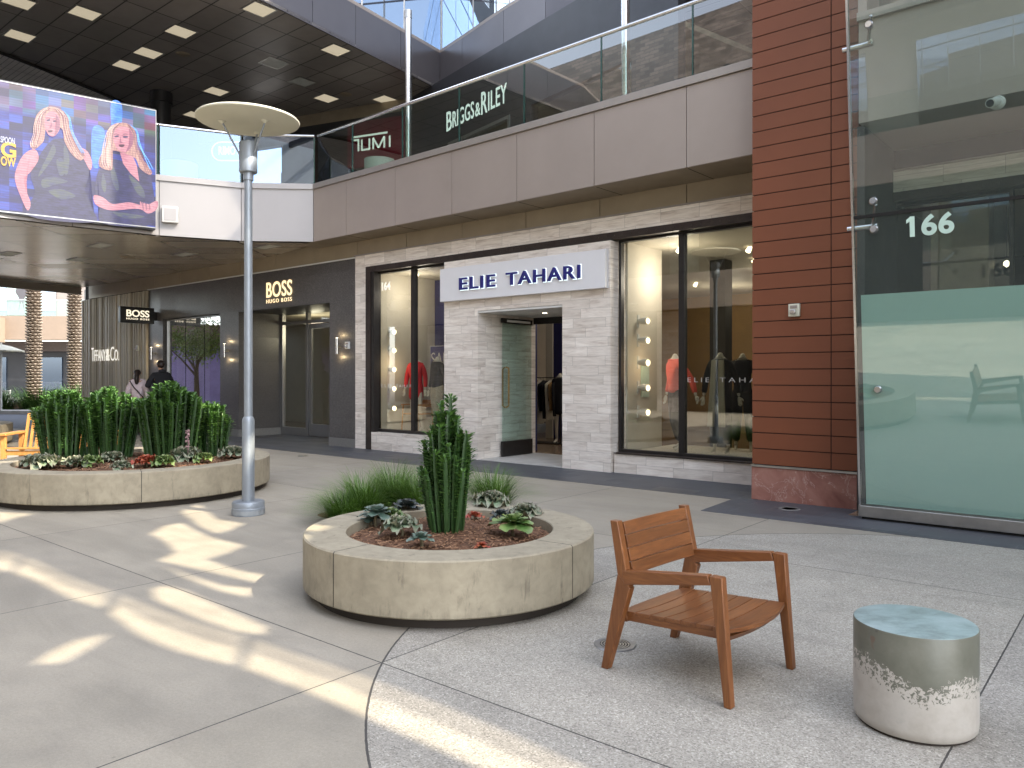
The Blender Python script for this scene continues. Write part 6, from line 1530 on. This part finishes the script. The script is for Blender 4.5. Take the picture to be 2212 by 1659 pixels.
# ---------------------------------------------------------------- added unseen slab that shades the court; shaped openings throw the paving light bands
DW = 9.5
HX = Vector((-SUN_H.y, SUN_H.x))                   # along the wall
tan = math.tan(math.radians(SUN_EL))
tb = thing('gobo_slab', 'unseen slab added outside the frame to shade the court and shape light bands', 'building', (SUN_H.x*DW, SUN_H.y*DW, 0), math.atan2(HX.y, HX.x))
def toW(X, Y, Z=0.0):
    v = Vector((X, Y)); return (v.dot(HX), Z+(DW-v.dot(SUN_H))*tan)
def qz(q): return (DW+q)*tan
outline = [(.9, -.05), (34, -.05), (34, qz(25)), (9.9, qz(25)), (9.9, qz(10.3)), (.9, qz(10.3))]
K7 = lambda l: [(a*.3968, 1042+b*.3968) for a, b in l]
UPE = [(-60, 350), (0, 365), (180, 412), (330, 492), (610, 592), (860, 683), (1080, 760), (1400, 852), (1600, 925), (1850, 1003), (2100, 1090), (2400, 1200), (2750, 1345), (3150, 1530), (3400, 1650)]
LOE = [(-60, 470), (0, 480), (60, 497), (150, 518), (400, 640), (560, 690), (780, 850), (1000, 935), (1310, 1010), (1620, 1120), (1960, 1268), (2212, 1385), (2500, 1510), (2900, 1690), (3400, 1915)]
def onl(E_, x):
    for (a, b), (c, d) in zip(E_[:-1], E_[1:]):
        if a <= x <= c: return b+(d-b)*(x-a)/(c-a)
def strip(xa, xb, f0, f1):
    n_ = max(2, int((xb-xa)/70)); lo, hi = [], []
    for k in range(n_+1):
        x = xa+(xb-xa)*k/n_; yl, yu = onl(LOE, x), onl(UPE, x+45)
        lo.append((x+45*f0, yl+(yu-yl)*f0)); hi.append((x+45*f1, yl+(yu-yl)*f1))
    return K7(lo+hi[::-1])
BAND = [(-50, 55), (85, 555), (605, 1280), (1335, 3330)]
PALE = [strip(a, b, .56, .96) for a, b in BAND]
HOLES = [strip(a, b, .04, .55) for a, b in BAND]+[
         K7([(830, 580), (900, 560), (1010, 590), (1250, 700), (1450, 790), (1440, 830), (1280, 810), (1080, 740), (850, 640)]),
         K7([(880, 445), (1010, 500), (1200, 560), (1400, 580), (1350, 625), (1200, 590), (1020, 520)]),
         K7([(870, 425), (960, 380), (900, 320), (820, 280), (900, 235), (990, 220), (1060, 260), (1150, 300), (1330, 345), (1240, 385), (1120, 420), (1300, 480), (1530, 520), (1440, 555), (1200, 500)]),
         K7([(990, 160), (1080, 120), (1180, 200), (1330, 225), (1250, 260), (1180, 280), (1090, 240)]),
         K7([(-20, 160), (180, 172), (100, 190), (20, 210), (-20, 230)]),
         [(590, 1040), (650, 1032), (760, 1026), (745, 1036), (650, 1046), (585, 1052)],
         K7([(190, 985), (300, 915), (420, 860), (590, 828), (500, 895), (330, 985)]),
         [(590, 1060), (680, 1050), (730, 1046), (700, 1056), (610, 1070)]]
cu = bpy.data.curves.new('wall', 'CURVE'); cu.dimensions = '2D'; cu.fill_mode = 'BOTH'
def addspl(pts):
    sp = cu.splines.new('POLY'); sp.points.add(len(pts)-1); sp.use_cyclic_u = True
    for i, p_ in enumerate(pts): sp.points[i].co = (p_[0], p_[1], 0, 1)
addspl(outline); HW = []
for h_ in HOLES:
    pts = [toW(*gp(*p_)) for p_ in h_]; HW.append(pts); addspl(pts)
HP = []
for h_ in PALE:
    pts = [toW(*gp(*p_)) for p_ in h_]; HP.append(pts); addspl(pts)
# openings for the bench, the cactus tops and the planter's sunny end
for c3, w_, h_ in (((-7.1, 12.2, .7), 1.2, .9), ((-4.25, 10.7, .8), .25, .35), ((-3.9, 9.6, .43), .35, .12), ((-5.55, 9.3, .43), .25, .10)):
    a, b = toW(*c3)
    if b+h_ < qz(10.3)-.1:
        pts = [(a-w_, b-h_), (a+w_, b-h_), (a+w_, b+h_), (a-w_, b+h_)]; addspl(pts); HW.append(pts)
for pts in ([(10.2, qz(15.2)), (12.0, qz(17.2)), (11.4, qz(19.4)), (12.6, qz(22.5)), (13.4, qz(24.7)), (10.2, qz(24.7))],): addspl(pts); HB = pts
to = bpy.data.objects.new('wall', cu); COL.objects.link(to); bpy.context.view_layer.update()
me = bpy.data.meshes.new_from_object(to.evaluated_get(bpy.context.evaluated_depsgraph_get())); bpy.data.objects.remove(to)
me.transform(Matrix(((1, 0, 0, 0), (0, 0, 1, 0), (0, 1, 0, 0), (0, 0, 0, 1))))
ob('wall', me, 'panel_taupe', tb, fix=False)
m = MB()
for pts in HW: m.add([(p_[0], .02, p_[1]) for p_ in pts], [tuple(range(len(pts)))])
ob('dark_filter', MB().add([(p_[0], .02, p_[1]) for p_ in HB], [tuple(range(6))]), glass('tint_dark', (.30, .28, .25), .3), tb, fix=False)  # added sheet that dims the sun reaching the footbridge
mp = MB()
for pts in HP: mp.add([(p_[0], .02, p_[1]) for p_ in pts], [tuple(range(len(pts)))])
for nm_, m_, mt_ in (('grey_filter', mp, 'tint_mid'),):
    glass('tint_mid', (.42, .39, .33), .3); bmx = bmesh.new(); mm = m_.mesh(nm_); bmx.from_mesh(mm); bmesh.ops.triangulate(bmx, faces=bmx.faces); bmx.to_mesh(mm); bmx.free(); ob(nm_, mm, MATS[mt_], tb, fix=False)  # added sheet that dims the sun along the band's upper part
bmx = bmesh.new(); mm = m.mesh('tinted_filter'); bmx.from_mesh(mm); bmesh.ops.triangulate(bmx, faces=bmx.faces); bmx.to_mesh(mm); bmx.free()
ob('tinted_filter', mm, 'tint', tb, fix=False)  # added sheet that warms the sun passing the shaped openings
